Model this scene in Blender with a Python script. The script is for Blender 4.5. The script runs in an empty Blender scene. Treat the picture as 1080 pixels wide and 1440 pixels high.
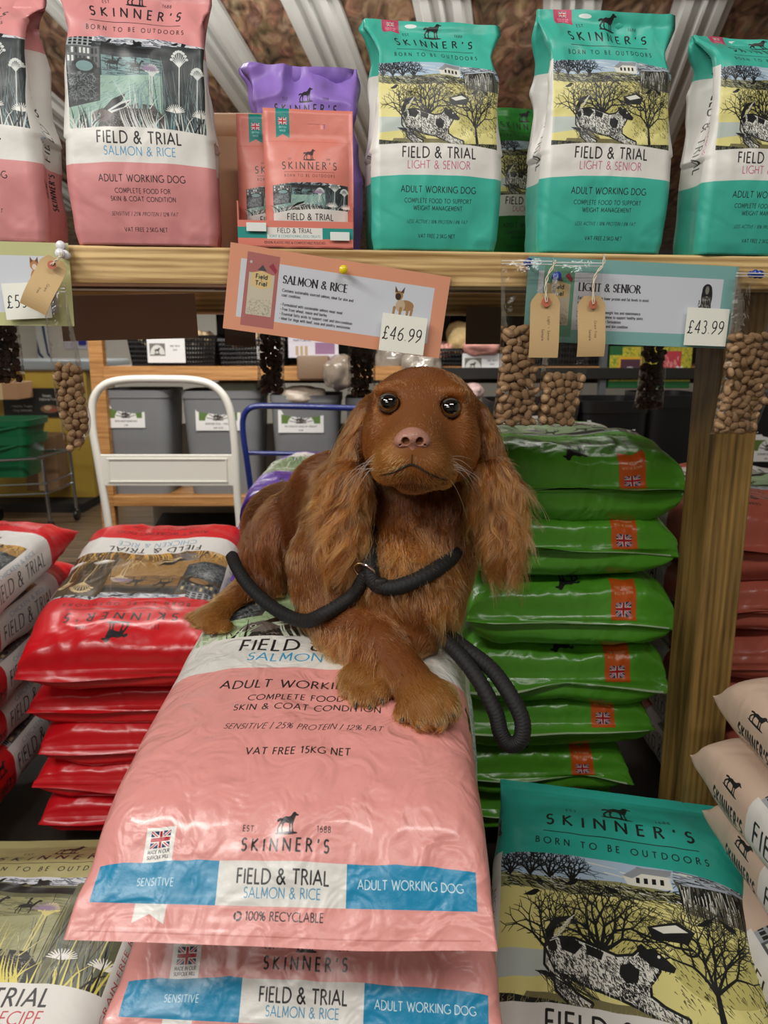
import bpy, bmesh, math
import numpy as np
from mathutils import Vector, Matrix, Euler
SC = bpy.context.scene
COL = SC.collection
R = math.radians

# ---------------------------------------------------------------- camera
CAM_H, PITCH, FPX = 1.15, R(12.4), 1082.0
cd = bpy.data.cameras.new('camera'); cam = bpy.data.objects.new('camera', cd); COL.objects.link(cam)
cam.location = (0, 0, CAM_H); cam.rotation_euler = (math.pi / 2 - PITCH, 0, 0)
cd.sensor_fit = 'VERTICAL'; cd.sensor_height = 36.0; cd.lens = FPX * 36.0 / 1440.0; cd.clip_start = .05; cd.clip_end = 60
cd.dof.use_dof = True; cd.dof.focus_distance = 1.02; cd.dof.aperture_fstop = 8
SC.camera = cam

# ---------------------------------------------------------------- world, lamps, exposure
wd = bpy.data.worlds.new('world'); SC.world = wd; wd.use_nodes = True
wd.node_tree.nodes['Background'].inputs[0].default_value = (.80, .84, .90, 1); wd.node_tree.nodes['Background'].inputs[1].default_value = .10
def area(name, loc, size, watts, aim=(0, 0, -1), col=(1, .97, .92), sy=None):
    l = bpy.data.lights.new(name, 'AREA'); l.energy = watts; l.color = col; l.shape = 'RECTANGLE'; l.size = size; l.size_y = sy or size * .2
    o = bpy.data.objects.new(name, l); COL.objects.link(o); o.location = loc
    o.rotation_euler = Vector(aim).to_track_quat('-Z', 'Y').to_euler(); return o
area('tube_and_fill_lamp', (-1.35, -.35, 2.5), 1.5, 40, (.6, .6, -1), sy=.16)
area('tube_and_fill_lamp', (.65, -.5, 2.85), 1.5, 22, (-.1, .6, -1), sy=.16)
area('tube_and_fill_lamp', (-.95, -1.2, 1.95), 1.2, 8, (.55, 1, -.42), sy=.25)  # added low fill from the front left, not a shop tube
area('tube_and_fill_lamp', (-1.1, 2.45, 2.48), 1.5, 46, (0, .45, -1), sy=.2)
area('tube_and_fill_lamp', (.5, 3.1, 2.36), 1.5, 14, (0, .35, -1), sy=.2)
area('tube_and_fill_lamp', (-1.9, 5.9, 1.95), 1.5, 24, (0, 0, -1), sy=.2)
area('tube_and_fill_lamp', (-.6, 2.5, 1.75), 1.2, 16, (0, .35, 1), sy=.3)  # added uplight to brighten the ceiling boards, no fitting hangs here
vs = SC.view_settings; vs.view_transform = 'Standard'; vs.look = 'None'; vs.exposure = .05; vs.gamma = 1.0; vs.use_curve_mapping = False
SC.cycles.use_denoising = True; SC.cycles.max_bounces = 8; SC.cycles.transparent_max_bounces = 16
SC.cycles.sample_clamp_indirect = 4.0

F_ = Vector((0, math.cos(PITCH), -math.sin(PITCH))); U_ = Vector((0, math.sin(PITCH), math.cos(PITCH)))
def at(px, py, d):
    """world point seen at photo pixel (px, py) at distance d along the viewing axis"""
    return Vector((0, 0, CAM_H)) + d * (F_ + Vector((1, 0, 0)) * ((px - 540) / FPX) + U_ * ((720 - py) / FPX))
def at_y(px, py, y):
    r = F_ + Vector((1, 0, 0)) * ((px - 540) / FPX) + U_ * ((720 - py) / FPX)
    return Vector((0, 0, CAM_H)) + r * (y / r.y)
# ---------------------------------------------------------------- 2-D drawing for flat print (numpy only)
def hexc(s):
    s = s.lstrip('#')
    return np.array([int(s[i:i + 2], 16) / 255.0 for i in (0, 2, 4)], dtype=np.float32)

class Canvas:
    """y axis points DOWN, user units scaled by S pixels per unit."""
    def __init__(self, w, h, S, bg):
        self.S = S
        self.W, self.H = int(round(w * S)), int(round(h * S))
        self.a = np.empty((self.H, self.W, 3), np.float32)
        self.a[:] = hexc(bg)

    def _blend(self, x0, y0, al, col):
        reg = self.a[y0:y0 + al.shape[0], x0:x0 + al.shape[1]]
        reg += (hexc(col) - reg) * al[..., None]

    def poly(self, pts, col, alpha=1.0):
        p = np.array(pts, np.float64) * self.S
        x0 = max(int(np.floor(p[:, 0].min())), 0); x1 = min(int(np.ceil(p[:, 0].max())) + 1, self.W)
        y0 = max(int(np.floor(p[:, 1].min())), 0); y1 = min(int(np.ceil(p[:, 1].max())) + 1, self.H)
        if x1 <= x0 or y1 <= y0: return
        q = np.roll(p, -1, 0)
        n = 3 if (y1 - y0) < 400 else 1
        acc = np.zeros((y1 - y0, x1 - x0), np.float32)
        cols = np.arange(x0, x1)
        for r in range((y1 - y0) * n):
            y = y0 + (r + .5) / n
            m = (p[:, 1] <= y) != (q[:, 1] <= y)
            if not m.any(): continue
            a, b = p[m], q[m]
            xs = np.sort(a[:, 0] + (y - a[:, 1]) / (b[:, 1] - a[:, 1]) * (b[:, 0] - a[:, 0]))
            row = acc[r // n]
            for k in range(0, len(xs) - 1, 2):
                l, h = xs[k], xs[k + 1]
                i0 = max(int(l) - x0, 0); i1 = min(int(h) + 2 - x0, x1 - x0)
                if i1 > i0:
                    c = cols[i0:i1]
                    row[i0:i1] += np.clip(np.minimum(c + 1, h) - np.maximum(c, l), 0, 1) / n
        self._blend(x0, y0, np.clip(acc, 0, 1) * alpha, col)

    def rect(self, x0, y0, x1, y1, col, alpha=1.0):
        S = self.S
        a, b, c, d = [int(round(v * S)) for v in (x0, y0, x1, y1)]
        a, b = max(a, 0), max(b, 0); c, d = min(c, self.W), min(d, self.H)
        if c > a and d > b:
            self.a[b:d, a:c] += (hexc(col) - self.a[b:d, a:c]) * alpha

    def ell(self, cx, cy, rx, ry, col, rot=0.0, alpha=1.0):
        t = np.linspace(0, 2 * np.pi, 28, endpoint=False)
        x, y = rx * np.cos(t), ry * np.sin(t)
        self.poly(np.stack([cx + x * np.cos(rot) - y * np.sin(rot), cy + x * np.sin(rot) + y * np.cos(rot)], 1), col, alpha)

    def _cov(self, pts, rads, butt=False):
        p = np.array(pts, np.float64) * self.S
        r = np.array(rads, np.float64) * self.S
        m = r.max() + 1.5
        x0 = max(int(p[:, 0].min() - m), 0); x1 = min(int(p[:, 0].max() + m) + 1, self.W)
        y0 = max(int(p[:, 1].min() - m), 0); y1 = min(int(p[:, 1].max() + m) + 1, self.H)
        if x1 <= x0 or y1 <= y0: return None
        X = np.arange(x0, x1)[None, :] + .5; Y = np.arange(y0, y1)[:, None] + .5
        al = np.zeros((y1 - y0, x1 - x0), np.float32)
        for i in range(len(p) - 1):
            a, b = p[i], p[i + 1]; d = b - a; L = max(d @ d, 1e-9)
            t = np.clip(((X - a[0]) * d[0] + (Y - a[1]) * d[1]) / L, 0, 1)
            dist = np.sqrt((X - a[0] - t * d[0]) ** 2 + (Y - a[1] - t * d[1]) ** 2)
            rr = r[i] + (r[i + 1] - r[i]) * t
            al = np.maximum(al, np.clip(rr - dist + .5, 0, 1) * np.minimum(1, rr * 2 + .25))
        if butt:
            for e, f, rr in ((p[0], p[1], r[0]), (p[-1], p[-2], r[-1])):
                t = e - f; t = t / max(np.hypot(*t), 1e-9)
                s = (X - e[0]) * t[0] + (Y - e[1]) * t[1]
                near = (X - e[0]) ** 2 + (Y - e[1]) ** 2 < (rr + 1.5) ** 2
                al = np.where(near, al * np.clip(.5 - s, 0, 1), al)
        return x0, y0, al

    def line(self, pts, w, col, w1=None, alpha=1.0, butt=False):
        n = len(pts)
        rads = np.linspace(w, w if w1 is None else w1, n) / 2 if np.isscalar(w) else np.array(w) / 2
        c = self._cov(pts, rads, butt)
        if c: self._blend(c[0], c[1], c[2] * alpha, col)

    def hatch(self, x0, y0, x1, y1, n, ln, ang, col, rng, w=.004, spread=.3, inside=None):
        for _ in range(n):
            x, y = rng.uniform(x0, x1), rng.uniform(y0, y1)
            if inside and not inside(x, y): continue
            a = ang + rng.normal(0, spread); l = ln * rng.uniform(.5, 1.2)
            self.line([(x, y), (x + l * math.cos(a), y + l * math.sin(a))], w, col, w * .2)

    # ---- text with a monoline stroke alphabet
    def text(self, x, y, size, s, col, wt=.12, track=.0, align='c', rot=0.0, xs=1.0, serif=False, slant=0.0, path=None):
        """baseline origin (x, y); size = cap height; path(u) -> (dx, dy, angle) bends the baseline."""
        adv = []
        for ch in s:
            g = GLYPH.get(ch) or GLYPH.get(ch.upper()) or GLYPH[' ']
            adv.append((g[0] + .17 + track) * size * xs)
        tot = sum(adv) - (.17 + track) * size * xs
        cx = {'c': -tot / 2, 'l': 0, 'r': -tot}[align]
        for ch, ad in zip(s, adv):
            g = GLYPH.get(ch) or GLYPH.get(ch.upper()) or GLYPH[' ']
            for st in g[1]:
                pts = []
                for (gx, gy) in st:
                    u = cx + (gx + slant * gy) * size * xs; v = -gy * size
                    if path:
                        mid = cx + g[0] * .5 * size * xs
                        dx, dy, an = path(mid)
                        uu, vv = u - mid, v
                        u = mid + dx + uu * math.cos(an) - vv * math.sin(an); v = dy + uu * math.sin(an) + vv * math.cos(an)
                    pts.append((x + u * math.cos(rot) - v * math.sin(rot), y + u * math.sin(rot) + v * math.cos(rot)))
                if serif:
                    k = len(pts)
                    for i in range(k - 1):
                        dx_, dy_ = st[i + 1][0] - st[i][0], st[i + 1][1] - st[i][1]
                        L = math.hypot(dx_, dy_) + 1e-9
                        ver = abs(dy_) / L
                        f = .55 + .85 * ver ** 2 * (1.0 if dx_ * dy_ <= .02 * L * L else .55)
                        self.line(pts[i:i + 2], wt * size * f, col)
                    for i, j in ((0, 1), (k - 1, k - 2)):
                        if k == 2 or len(st) < 5:
                            dx_, dy_ = st[i][0] - st[j][0], st[i][1] - st[j][1]
                            if abs(dy_) > abs(dx_) * .9 and (abs(st[i][1]) < .02 or st[i][1] > .6):
                                e = .11 * size; r2 = rot
                                self.line([(pts[i][0] - e * math.cos(r2), pts[i][1] - e * math.sin(r2)), (pts[i][0] + e * math.cos(r2), pts[i][1] + e * math.sin(r2))], wt * size * .5, col)
                else:
                    c = self._cov(pts, [wt * size / 2] * len(pts), size * self.S > 8 and (len(st) <= 4 or ch in 'CGSJ3526cs'))
                    if c: self._blend(c[0], c[1], c[2], col)
            cx += ad

def _arc(cx, cy, rx, ry, a0, a1, n=9):
    return [(cx + rx * math.cos(math.radians(a0 + (a1 - a0) * i / n)), cy + ry * math.sin(math.radians(a0 + (a1 - a0) * i / n))) for i in range(n + 1)]

def _glyphs():
    A = _arc; G = {}
    def g(c, w, *st): G[c] = (w, [list(s) for s in st])
    g(' ', .28)
    g('A', .74, [(0, 0), (.37, 1), (.74, 0)], [(.14, .34), (.60, .34)])
    g('B', .5, [(.05, 0), (.05, 1), (.22, 1)] + A(.22, .76, .2, .24, 90, -90) + [(.05, .52)], [(.22, .52)] + A(.24, .26, .26, .26, 90, -90) + [(.05, 0)])
    g('C', .78, A(.5, .5, .5, .5, 52, 308, 16))
    g('D', .72, [(.05, 0), (.05, 1), (.24, 1)] + A(.24, .5, .5, .5, 90, -90, 12) + [(.05, 0)])
    g('E', .46, [(.46, 1), (.05, 1), (.05, 0), (.46, 0)], [(.05, .52), (.42, .52)])
    g('F', .44, [(.44, 1), (.05, 1), (.05, 0)], [(.05, .52), (.40, .52)])
    g('G', .82, A(.5, .5, .5, .5, 55, 322, 15) + [(.86, .42), (.62, .42)])
    g('H', .68, [(.05, 0), (.05, 1)], [(.63, 0), (.63, 1)], [(.05, .52), (.63, .52)])
    g('I', .12, [(.06, 0), (.06, 1)])
    g('J', .25, [(.2, 1), (.2, .05)] + A(.02, .0, .18, .2, 0, -80, 5))
    g('K', .6, [(.05, 0), (.05, 1)], [(.54, 1), (.08, .52), (.6, 0)])
    g('L', .44, [(.05, 1), (.05, 0), (.44, 0)])
    g('M', .82, [(.05, 0), (.1, 1), (.41, .18), (.72, 1), (.77, 0)])
    g('N', .74, [(.05, 0), (.05, 1), (.69, 0), (.69, 1)])
    g('O', .96, A(.48, .5, .48, .5, 90, 450, 24))
    g('P', .5, [(.05, 0), (.05, 1), (.22, 1)] + A(.22, .74, .26, .26, 90, -90) + [(.05, .48)])
    g('Q', .96, A(.48, .5, .48, .5, 90, 450, 24), [(.5, .1), (.9, -.14)])
    g('R', .58, [(.05, 0), (.05, 1), (.22, 1)] + A(.22, .76, .24, .24, 90, -90) + [(.05, .52)], [(.26, .5), (.58, 0)])
    g('S', .44, A(.23, .74, .2, .26, 35, 250, 10) + A(.21, .27, .22, .27, 70, -145, 10))
    g('T', .62, [(0, 1), (.62, 1)], [(.31, 1), (.31, 0)])
    g('U', .68, [(.05, 1), (.05, .3)] + A(.34, .3, .29, .3, 180, 360, 10) + [(.63, 1)])
    g('V', .7, [(0, 1), (.35, 0), (.7, 1)])
    g('W', 1.06, [(0, 1), (.28, 0), (.53, .9), (.78, 0), (1.06, 1)])
    g('X', .66, [(0, 1), (.66, 0)], [(.64, 1), (.02, 0)])
    g('Y', .62, [(0, 1), (.31, .48), (.62, 1)], [(.31, .48), (.31, 0)])
    g('Z', .6, [(.03, 1), (.57, 1), (0, 0), (.6, 0)])
    g('&', .7, [(.7, 0)] + [(.18, .68)] + A(.31, .8, .17, .2, 215, -30, 9) + [(.2, .5)] + A(.27, .26, .25, .27, 125, 290, 8) + [(.62, .44)])
    g("'", .12, [(.08, 1.02), (.04, .72)])
    g('.', .1, [(.02, .05), (.08, .05)]); g(',', .1, [(.07, .08), (.02, -.14)]); g('-', .3, [(.02, .38), (.28, .38)])
    g('|', .1, [(.0, -.1), (.1, 1.1)]); g('/', .4, [(0, -.1), (.4, 1.1)]); g('%', .8, A(.17, .75, .16, .24, 0, 360, 10), A(.63, .25, .16, .24, 0, 360, 10), [(.62, 1), (.18, 0)])
    g('+', .5, [(.05, .45), (.45, .45)], [(.25, .25), (.25, .65)]); g('*', .16, A(.08, .42, .07, .07, 0, 360, 8), [(.04, .42), (.12, .42)]); g(':', .1, [(.02, .05), (.08, .05)], [(.02, .6), (.08, .6)])
    g('0', .56, A(.28, .5, .27, .5, 90, 450, 18)); g('1', .3, [(.02, .82), (.2, 1), (.2, 0)])
    g('2', .5, A(.24, .74, .22, .26, 160, -35, 10) + [(0, 0), (.5, 0)]); g('3', .46, A(.2, .76, .2, .24, 140, -90, 9), A(.2, .26, .24, .27, 90, -140, 10))
    g('4', .54, [(.4, 0), (.4, 1), (0, .3), (.54, .3)]); g('5', .46, [(.44, 1), (.12, 1), (.08, .56)] + A(.18, .3, .26, .3, 100, -120, 10))
    g('6', .5, [(.42, 1)] + A(.3, .34, .28, .5, 130, 185, 5) + A(.26, .28, .25, .28, 180, 540, 14)); g('7', .48, [(0, 1), (.48, 1), (.12, 0)])
    g('8', .5, A(.25, .75, .2, .25, 90, 450, 14), A(.25, .26, .25, .26, 90, 450, 14)); g('9', .5, [(.08, 0)] + A(.2, .66, .28, .5, -50, 5, 5) + A(.24, .72, .24, .28, 0, 360, 14))
    x = .64
    def bowl(cx): return A(cx, x / 2, .23, x / 2, 90, 450, 14)
    g('a', .46, [(.06, .56)] + A(.22, .46, .18, .18, 120, 0, 6) + [(.40, 0)], [(.4, .38)] + A(.2, .18, .2, .19, 80, 300, 9) + [(.4, .14)])
    g('b', .5, [(.04, 1), (.04, 0)], bowl(.27)); g('c', .42, A(.25, x / 2, .23, x / 2, 50, 310, 10)); g('d', .5, [(.46, 1), (.46, 0)], bowl(.23))
    g('e', .46, [(.03, .34), (.44, .34)] + A(.24, x / 2, .21, x / 2, 5, 310, 12)); g('f', .3, A(.24, .84, .14, .16, 70, 180, 5) + [(.1, 0)], [(0, x), (.28, x)])
    g('g', .5, bowl(.23), [(.46, x), (.46, -.1)] + A(.24, -.1, .22, .2, 0, -150, 7)); g('h', .48, [(.04, 1), (.04, 0)], [(.04, .4)] + A(.24, .42, .2, .22, 180, 0, 8) + [(.44, 0)])
    g('i', .1, [(.05, 0), (.05, x)], [(.05, .84), (.05, .92)]); g('j', .14, [(.1, x), (.1, -.2)], [(.1, .84), (.1, .92)]); g('k', .44, [(.04, 0), (.04, 1)], [(.4, x), (.06, .32), (.44, 0)])
    g('l', .1, [(.05, 0), (.05, 1)]); g('m', .78, [(.04, 0), (.04, x)], [(.04, .42)] + A(.21, .44, .17, .2, 180, 0, 7) + [(.38, 0)], [(.38, .42)] + A(.56, .44, .17, .2, 180, 0, 7) + [(.73, 0)])
    g('n', .48, [(.04, 0), (.04, x)], [(.04, .4)] + A(.24, .42, .2, .22, 180, 0, 8) + [(.44, 0)]); g('o', .5, bowl(.25)); g('p', .5, [(.04, x), (.04, -.3)], bowl(.27))
    g('q', .5, [(.46, x), (.46, -.3)], bowl(.23)); g('r', .3, [(.04, 0), (.04, x)], [(.04, .4)] + A(.24, .42, .2, .22, 180, 80, 5)); g('s', .34, A(.17, .47, .14, .17, 40, 250, 7) + A(.16, .16, .16, .17, 70, -145, 7))
    g('t', .3, [(.1, .9), (.1, .1), (.18, 0), (.28, 0)], [(0, x), (.28, x)]); g('u', .48, [(.04, x), (.04, .2)] + A(.24, .2, .2, .2, 180, 360, 8), [(.44, x), (.44, 0)])
    g('v', .44, [(0, x), (.22, 0), (.44, x)]); g('w', .66, [(0, x), (.17, 0), (.33, x), (.49, 0), (.66, x)]); g('x', .42, [(0, x), (.42, 0)], [(.4, x), (.02, 0)]); g('y', .44, [(0, x), (.22, 0)], [(.44, x), (.12, -.3)]); g('z', .4, [(.02, x), (.38, x), (0, 0), (.4, 0)])
    g('\u00a3', .52, [(.48, .84)] + A(.32, .78, .16, .2, 20, 180, 7) + [(.2, .2), (.02, 0), (.2, .04), (.36, -.02), (.52, .06)], [(.04, .46), (.38, .46)])
    return G
GLYPH = _glyphs()

# ---- marks that recur on the print
SETTER = [(0, .62), (.06, .70), (.16, .74), (.24, .70), (.30, .74), (.40, .80), (.55, .78), (.66, .82), (.72, .92), (.76, 1.0), (.82, 1.04), (.88, 1.02), (.93, .95), (1.02, .92), (1.04, .87), (.98, .84), (.90, .84), (.88, .74), (.85, .66), (.84, .56), (.80, .46), (.80, .30), (.83, .12), (.86, .05), (.80, .04), (.76, .10), (.75, .30), (.73, .44), (.68, .42), (.69, .20), (.72, .05), (.66, .02), (.62, .08), (.63, .28), (.60, .46), (.46, .50), (.36, .50), (.34, .38), (.30, .26), (.33, .08), (.36, .02), (.29, .01), (.26, .08), (.24, .24), (.27, .40), (.22, .46), (.16, .34), (.10, .24), (.13, .08), (.14, .02), (.07, .01), (.04, .10), (.04, .26), (.10, .40), (.18, .54), (.20, .62), (.12, .58), (.04, .54)]
def setter(c, x, y, h, col, flip=False, rot=0.0):
    pts = []
    for a, b in SETTER:
        u, v = (a - .5) * h * 1.15 * (-1 if flip else 1), -b * h
        pts.append((x + u * math.cos(rot) - v * math.sin(rot), y + u * math.sin(rot) + v * math.cos(rot)))
    c.poly(pts, col)
    c.ell(x, y + h * .0, h * .62, h * .07, col, rot)

def union_jack(c, x0, y0, w, h, red='#b3202d', blue='#22305e', white='#e8e4de'):
    c.rect(x0, y0, x0 + w, y0 + h, blue)
    def clipline(a, b, wd, col):
        n = 14
        for i in range(n):
            p = [a[0] + (b[0] - a[0]) * i / n, a[1] + (b[1] - a[1]) * i / n]; q = [a[0] + (b[0] - a[0]) * (i + 1) / n, a[1] + (b[1] - a[1]) * (i + 1) / n]
            dx, dy = b[0] - a[0], b[1] - a[1]; L = math.hypot(dx, dy); nx, ny = -dy / L * wd / 2, dx / L * wd / 2
            P = [(p[0] + nx, p[1] + ny), (q[0] + nx, q[1] + ny), (q[0] - nx, q[1] - ny), (p[0] - nx, p[1] - ny)]
            P = [(min(max(u, x0), x0 + w), min(max(v, y0), y0 + h)) for u, v in P]
            c.poly(P, col)
    for wd, col in ((.2 * h, white), (.07 * h, red)):
        clipline((x0, y0), (x0 + w, y0 + h), wd, col); clipline((x0 + w, y0), (x0, y0 + h), wd, col)
    c.rect(x0 + w * .5 - h * .17, y0, x0 + w * .5 + h * .17, y0 + h, white); c.rect(x0, y0 + h * .33, x0 + w, y0 + h * .67, white)
    c.rect(x0 + w * .5 - h * .1, y0, x0 + w * .5 + h * .1, y0 + h, red); c.rect(x0, y0 + h * .4, x0 + w, y0 + h * .6, red)

def branch(c, x, y, ang, ln, w, col, rng, depth, spread=.5, bend=.15):
    if depth == 0 or ln < .008: return
    x1, y1 = x + ln * math.cos(ang), y + ln * math.sin(ang)
    c.line([(x, y), ((x + x1) / 2 + rng.normal(0, ln * .05), (y + y1) / 2), (x1, y1)], w, col, w * .62)
    k = 3 if depth > 2 and rng.random() < .5 else 2
    for i in range(k):
        branch(c, x1, y1, ang + (i - (k - 1) / 2) * spread * 1.5 / max(k - 1, 1) * 1.3 + rng.normal(0, bend), ln * rng.uniform(.6, .85), w * .62, col, rng, depth - 1, spread, bend)
    if depth > 2:
        branch(c, (x + x1) / 2, (y + y1) / 2, ang + rng.choice([-1, 1]) * .8, ln * .5, w * .45, col, rng, depth - 2, spread, bend)

def bird(c, x, y, s, col, a=0.0):
    P = [(-.9, .5), (-.3, -.05), (.2, -.5), (.55, -.6), (.75, -.5), (.95, -.42), (.7, -.3), (.4, .15), (0, .35), (-.5, .45)]
    c.poly([(x + s * (u * math.cos(a) - v * math.sin(a)), y + s * (u * math.sin(a) + v * math.cos(a))) for u, v in P], col)

def rider(c, x, y, s, col):
    c.ell(x, y, s * .5, s * .18, col); c.poly([(x + s * .35, y - s * .1), (x + s * .7, y - s * .5), (x + s * .95, y - s * .38), (x + s * .9, y - s * .28), (x + s * .7, y - s * .28), (x + s * .5, y + s * .12)], col)
    for lx, k in ((-.4, -.25), (-.3, .1), (.3, .3), (.42, .05)):
        c.line([(x + lx * s, y + .05 * s), (x + (lx + k * .5) * s, y + .35 * s), (x + (lx + k * .3) * s, y + .62 * s)], s * .09, col, s * .05)
    c.line([(x - .45 * s, y), (x - .75 * s, y + .2 * s)], s * .1, col, s * .03)
    c.line([(x, y), (x + .02 * s, y - .45 * s)], s * .17, col); c.ell(x + .05 * s, y - .62 * s, s * .1, s * .12, col); c.line([(x, y - .4 * s), (x + .3 * s, y - .22 * s)], s * .07, col)

def art_walk(c, X0, Y0, X1, Y1, seed=3, P=None):
    """linocut: snowy farm, bare trees, barrow and a spotted dog stretching"""
    rng = np.random.default_rng(seed)
    w, h = X1 - X0, Y1 - Y0
    K, Yl, Sk, Wh, Gy = P or ('#17191a', '#ddd58a', '#a9bfd4', '#dcdcd0', '#b9c3bd')
    fx = lambda u: X0 + u * w; fy = lambda v: Y0 + v * h
    c.rect(X0, Y0, X1, Y1, Yl)
    c.rect(X0, Y0, X1, fy(.2), Sk)
    for i in range(26):
        x = rng.uniform(.3, 1); y = rng.uniform(.01, .12)
        c.line([(fx(x), fy(y)), (fx(min(x + .12, 1)), fy(y + .02))], .006, rng.choice([Wh, '#5a6a78']), .002)
    hedge = [(X0, fy(.15))] + [(fx(t), fy(.16 + .025 * math.sin(t * 9) + .02 * t)) for t in np.linspace(0, 1, 20)] + [(X1, fy(.27))] + [(fx(t), fy(.26 + .02 * math.sin(t * 7))) for t in np.linspace(1, 0, 20)]
    c.poly(hedge, '#8a8a5c')
    c.hatch(X0, fy(.17), fx(.98), fy(.26), 260, .05, .25, K, rng, .005)
    c.hatch(X0, fy(.16), fx(.98), fy(.25), 90, .05, .2, Wh, rng, .003)
    for tx, ln in ((.04, .05), (.12, .06), (.2, .07), (.29, .055), (.93, .05), (.85, .04)):
        for a in (-2.3, -1.9, -1.57, -1.2, -.85): branch(c, fx(tx), fy(.18), a, ln * .8, .010, K, rng, 4, .6)
    c.poly([(fx(.5), fy(.09)), (fx(.56), fy(.03)), (fx(.68), fy(.035)), (fx(.7), fy(.16)), (fx(.52), fy(.15))], Wh)   # house
    c.poly([(fx(.5), fy(.09)), (fx(.56), fy(.02)), (fx(.7), fy(.02)), (fx(.69), fy(.07)), (fx(.58), fy(.06)), (fx(.54), fy(.1))], '#8f949a')
    for k in range(4): c.rect(fx(.555 + .032 * k), fy(.09), fx(.57 + .032 * k), fy(.13), K)
    barn = [(fx(.7), fy(.08)), (fx(.98), fy(.1)), (fx(1), fy(.34)), (fx(.76), fy(.31))]
    c.poly(barn, '#55544c'); c.hatch(fx(.72), fy(.1), fx(.97), fy(.26), 110, .10, 1.5, K, rng, .006, .06); c.hatch(fx(.72), fy(.1), fx(.95), fy(.26), 60, .09, 1.5, Wh, rng, .003, .05)
    c.poly([(fx(.68), fy(.06)), (fx(.92), fy(.03)), (fx(1), fy(.1)), (fx(.74), fy(.12))], '#aab4bf'); c.hatch(fx(.7), fy(.04), fx(.95), fy(.1), 40, .05, .15, K, rng, .003, .1)
    c.poly([(X0, fy(.66)), (fx(.3), fy(.66)), (fx(.34), fy(.78)), (X0, fy(.84))], Gy)
    c.ell(fx(.42), fy(.48), w * .22, h * .19, '#c0b96f'); c.ell(fx(.84), fy(.62), w * .18, h * .2, '#c0b96f')
    c.hatch(fx(.22), fy(.3), fx(.66), fy(.7), 330, .022, -.9, K, rng, .003, .15); c.hatch(fx(.66), fy(.42), fx(1), fy(.86), 230, .022, .8, K, rng, .003, .15)
    c.hatch(fx(.45), fy(.22), fx(.95), fy(.4), 200, .06, .35, '#4c4a30', rng, .003, .1)
    for a in (-2.5, -2.1, -1.75, -1.4, -1.0, -.6): branch(c, fx(.4), fy(.62), a, .10, .017, K, rng, 5, .62)
    for a in (-2.4, -1.9, -1.4): branch(c, fx(.2), fy(.66), a, .085, .012, K, rng, 4, .55)
    c.line([(fx(.82), fy(.93)), (fx(.81), fy(.72))], .024, K, .014)
    for a in (-2.3, -1.85, -1.5, -1.1, -.7): branch(c, fx(.81), fy(.76), a, .105, .013, K, rng, 5, .55)
    for bx, by, ba in ((.13, .31, .2), (.29, .2, .1), (.45, .21, .9), (.8, .35, .1), (.89, .34, 1.1), ): bird(c, fx(bx), fy(by), .036, K, ba)
    c.poly([(fx(.58), fy(.42)), (fx(.7), fy(.37)), (fx(.76), fy(.42)), (fx(.73), fy(.5)), (fx(.6), fy(.5))], K)         # barrow
    c.poly([(fx(.6), fy(.425)), (fx(.69), fy(.39)), (fx(.735), fy(.425)), (fx(.64), fy(.455))], Wh)
    c.line([(fx(.52), fy(.45)), (fx(.68), fy(.53)), (fx(.74), fy(.53))], .009, K); t = np.linspace(0, 6.3, 20); c.line([(fx(.735) + .034 * math.cos(q), fy(.51) + .034 * math.sin(q)) for q in t], .009, K)
    c.poly([(fx(.12), fy(.9)), (fx(.7), fy(.9)), (fx(.72), fy(.965)), (fx(.1), fy(.97))], '#77714c')
    body = [(.19, .64), (.23, .58), (.30, .565), (.38, .60), (.46, .635), (.52, .62), (.55, .57), (.60, .60), (.61, .68), (.58, .75), (.53, .83), (.46, .86), (.38, .84), (.30, .80), (.23, .76)]
    hind = [(.19, .63), (.28, .66), (.30, .77), (.27, .82), (.30, .88), (.36, .925), (.35, .95), (.29, .945), (.235, .875), (.225, .80), (.19, .74)]
    fore = [(.47, .78), (.57, .76), (.57, .84), (.62, .885), (.70, .925), (.69, .955), (.61, .95), (.53, .90), (.46, .86)]
    def outl(P, fill):
        P = [(fx(a), fy(b)) for a, b in P]; c.line(P + [P[0]], .020, K); c.poly(P, fill); return P
    pf, ph, pb = outl(fore, '#d6d6cc'), outl(hind, '#c6c6bc'), outl(body, '#d8d8ce')
    def inside(P):
        P = np.array(P)
        def f(x, y):
            q = np.roll(P, -1, 0); m = (P[:, 1] <= y) != (q[:, 1] <= y)
            return (((y - P[m, 1]) / (q[m, 1] - P[m, 1]) * (q[m, 0] - P[m, 0]) + P[m, 0]) > x).sum() % 2 == 1
        return f
    for PP in (pb, ph, pf):
        c.hatch(fx(.19), fy(.56), fx(.7), fy(.95), 1500, .020, .9, K, rng, .0035, .45, inside(PP))
        c.hatch(fx(.19), fy(.56), fx(.7), fy(.95), 600, .020, .9, '#f4f2ea', rng, .003, .45, inside(PP))
    c.line([(fx(.215), fy(.63)), (fx(.2), fy(.55)), (fx(.225), fy(.47)), (fx(.275), fy(.44)), (fx(.31), fy(.455))], .036, K, .01)
    for k in range(9): c.line([(fx(.205 + .008 * k), fy(.6 - .018 * k)), (fx(.235 + .008 * k), fy(.575 - .02 * k))], .0035, Wh)
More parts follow.
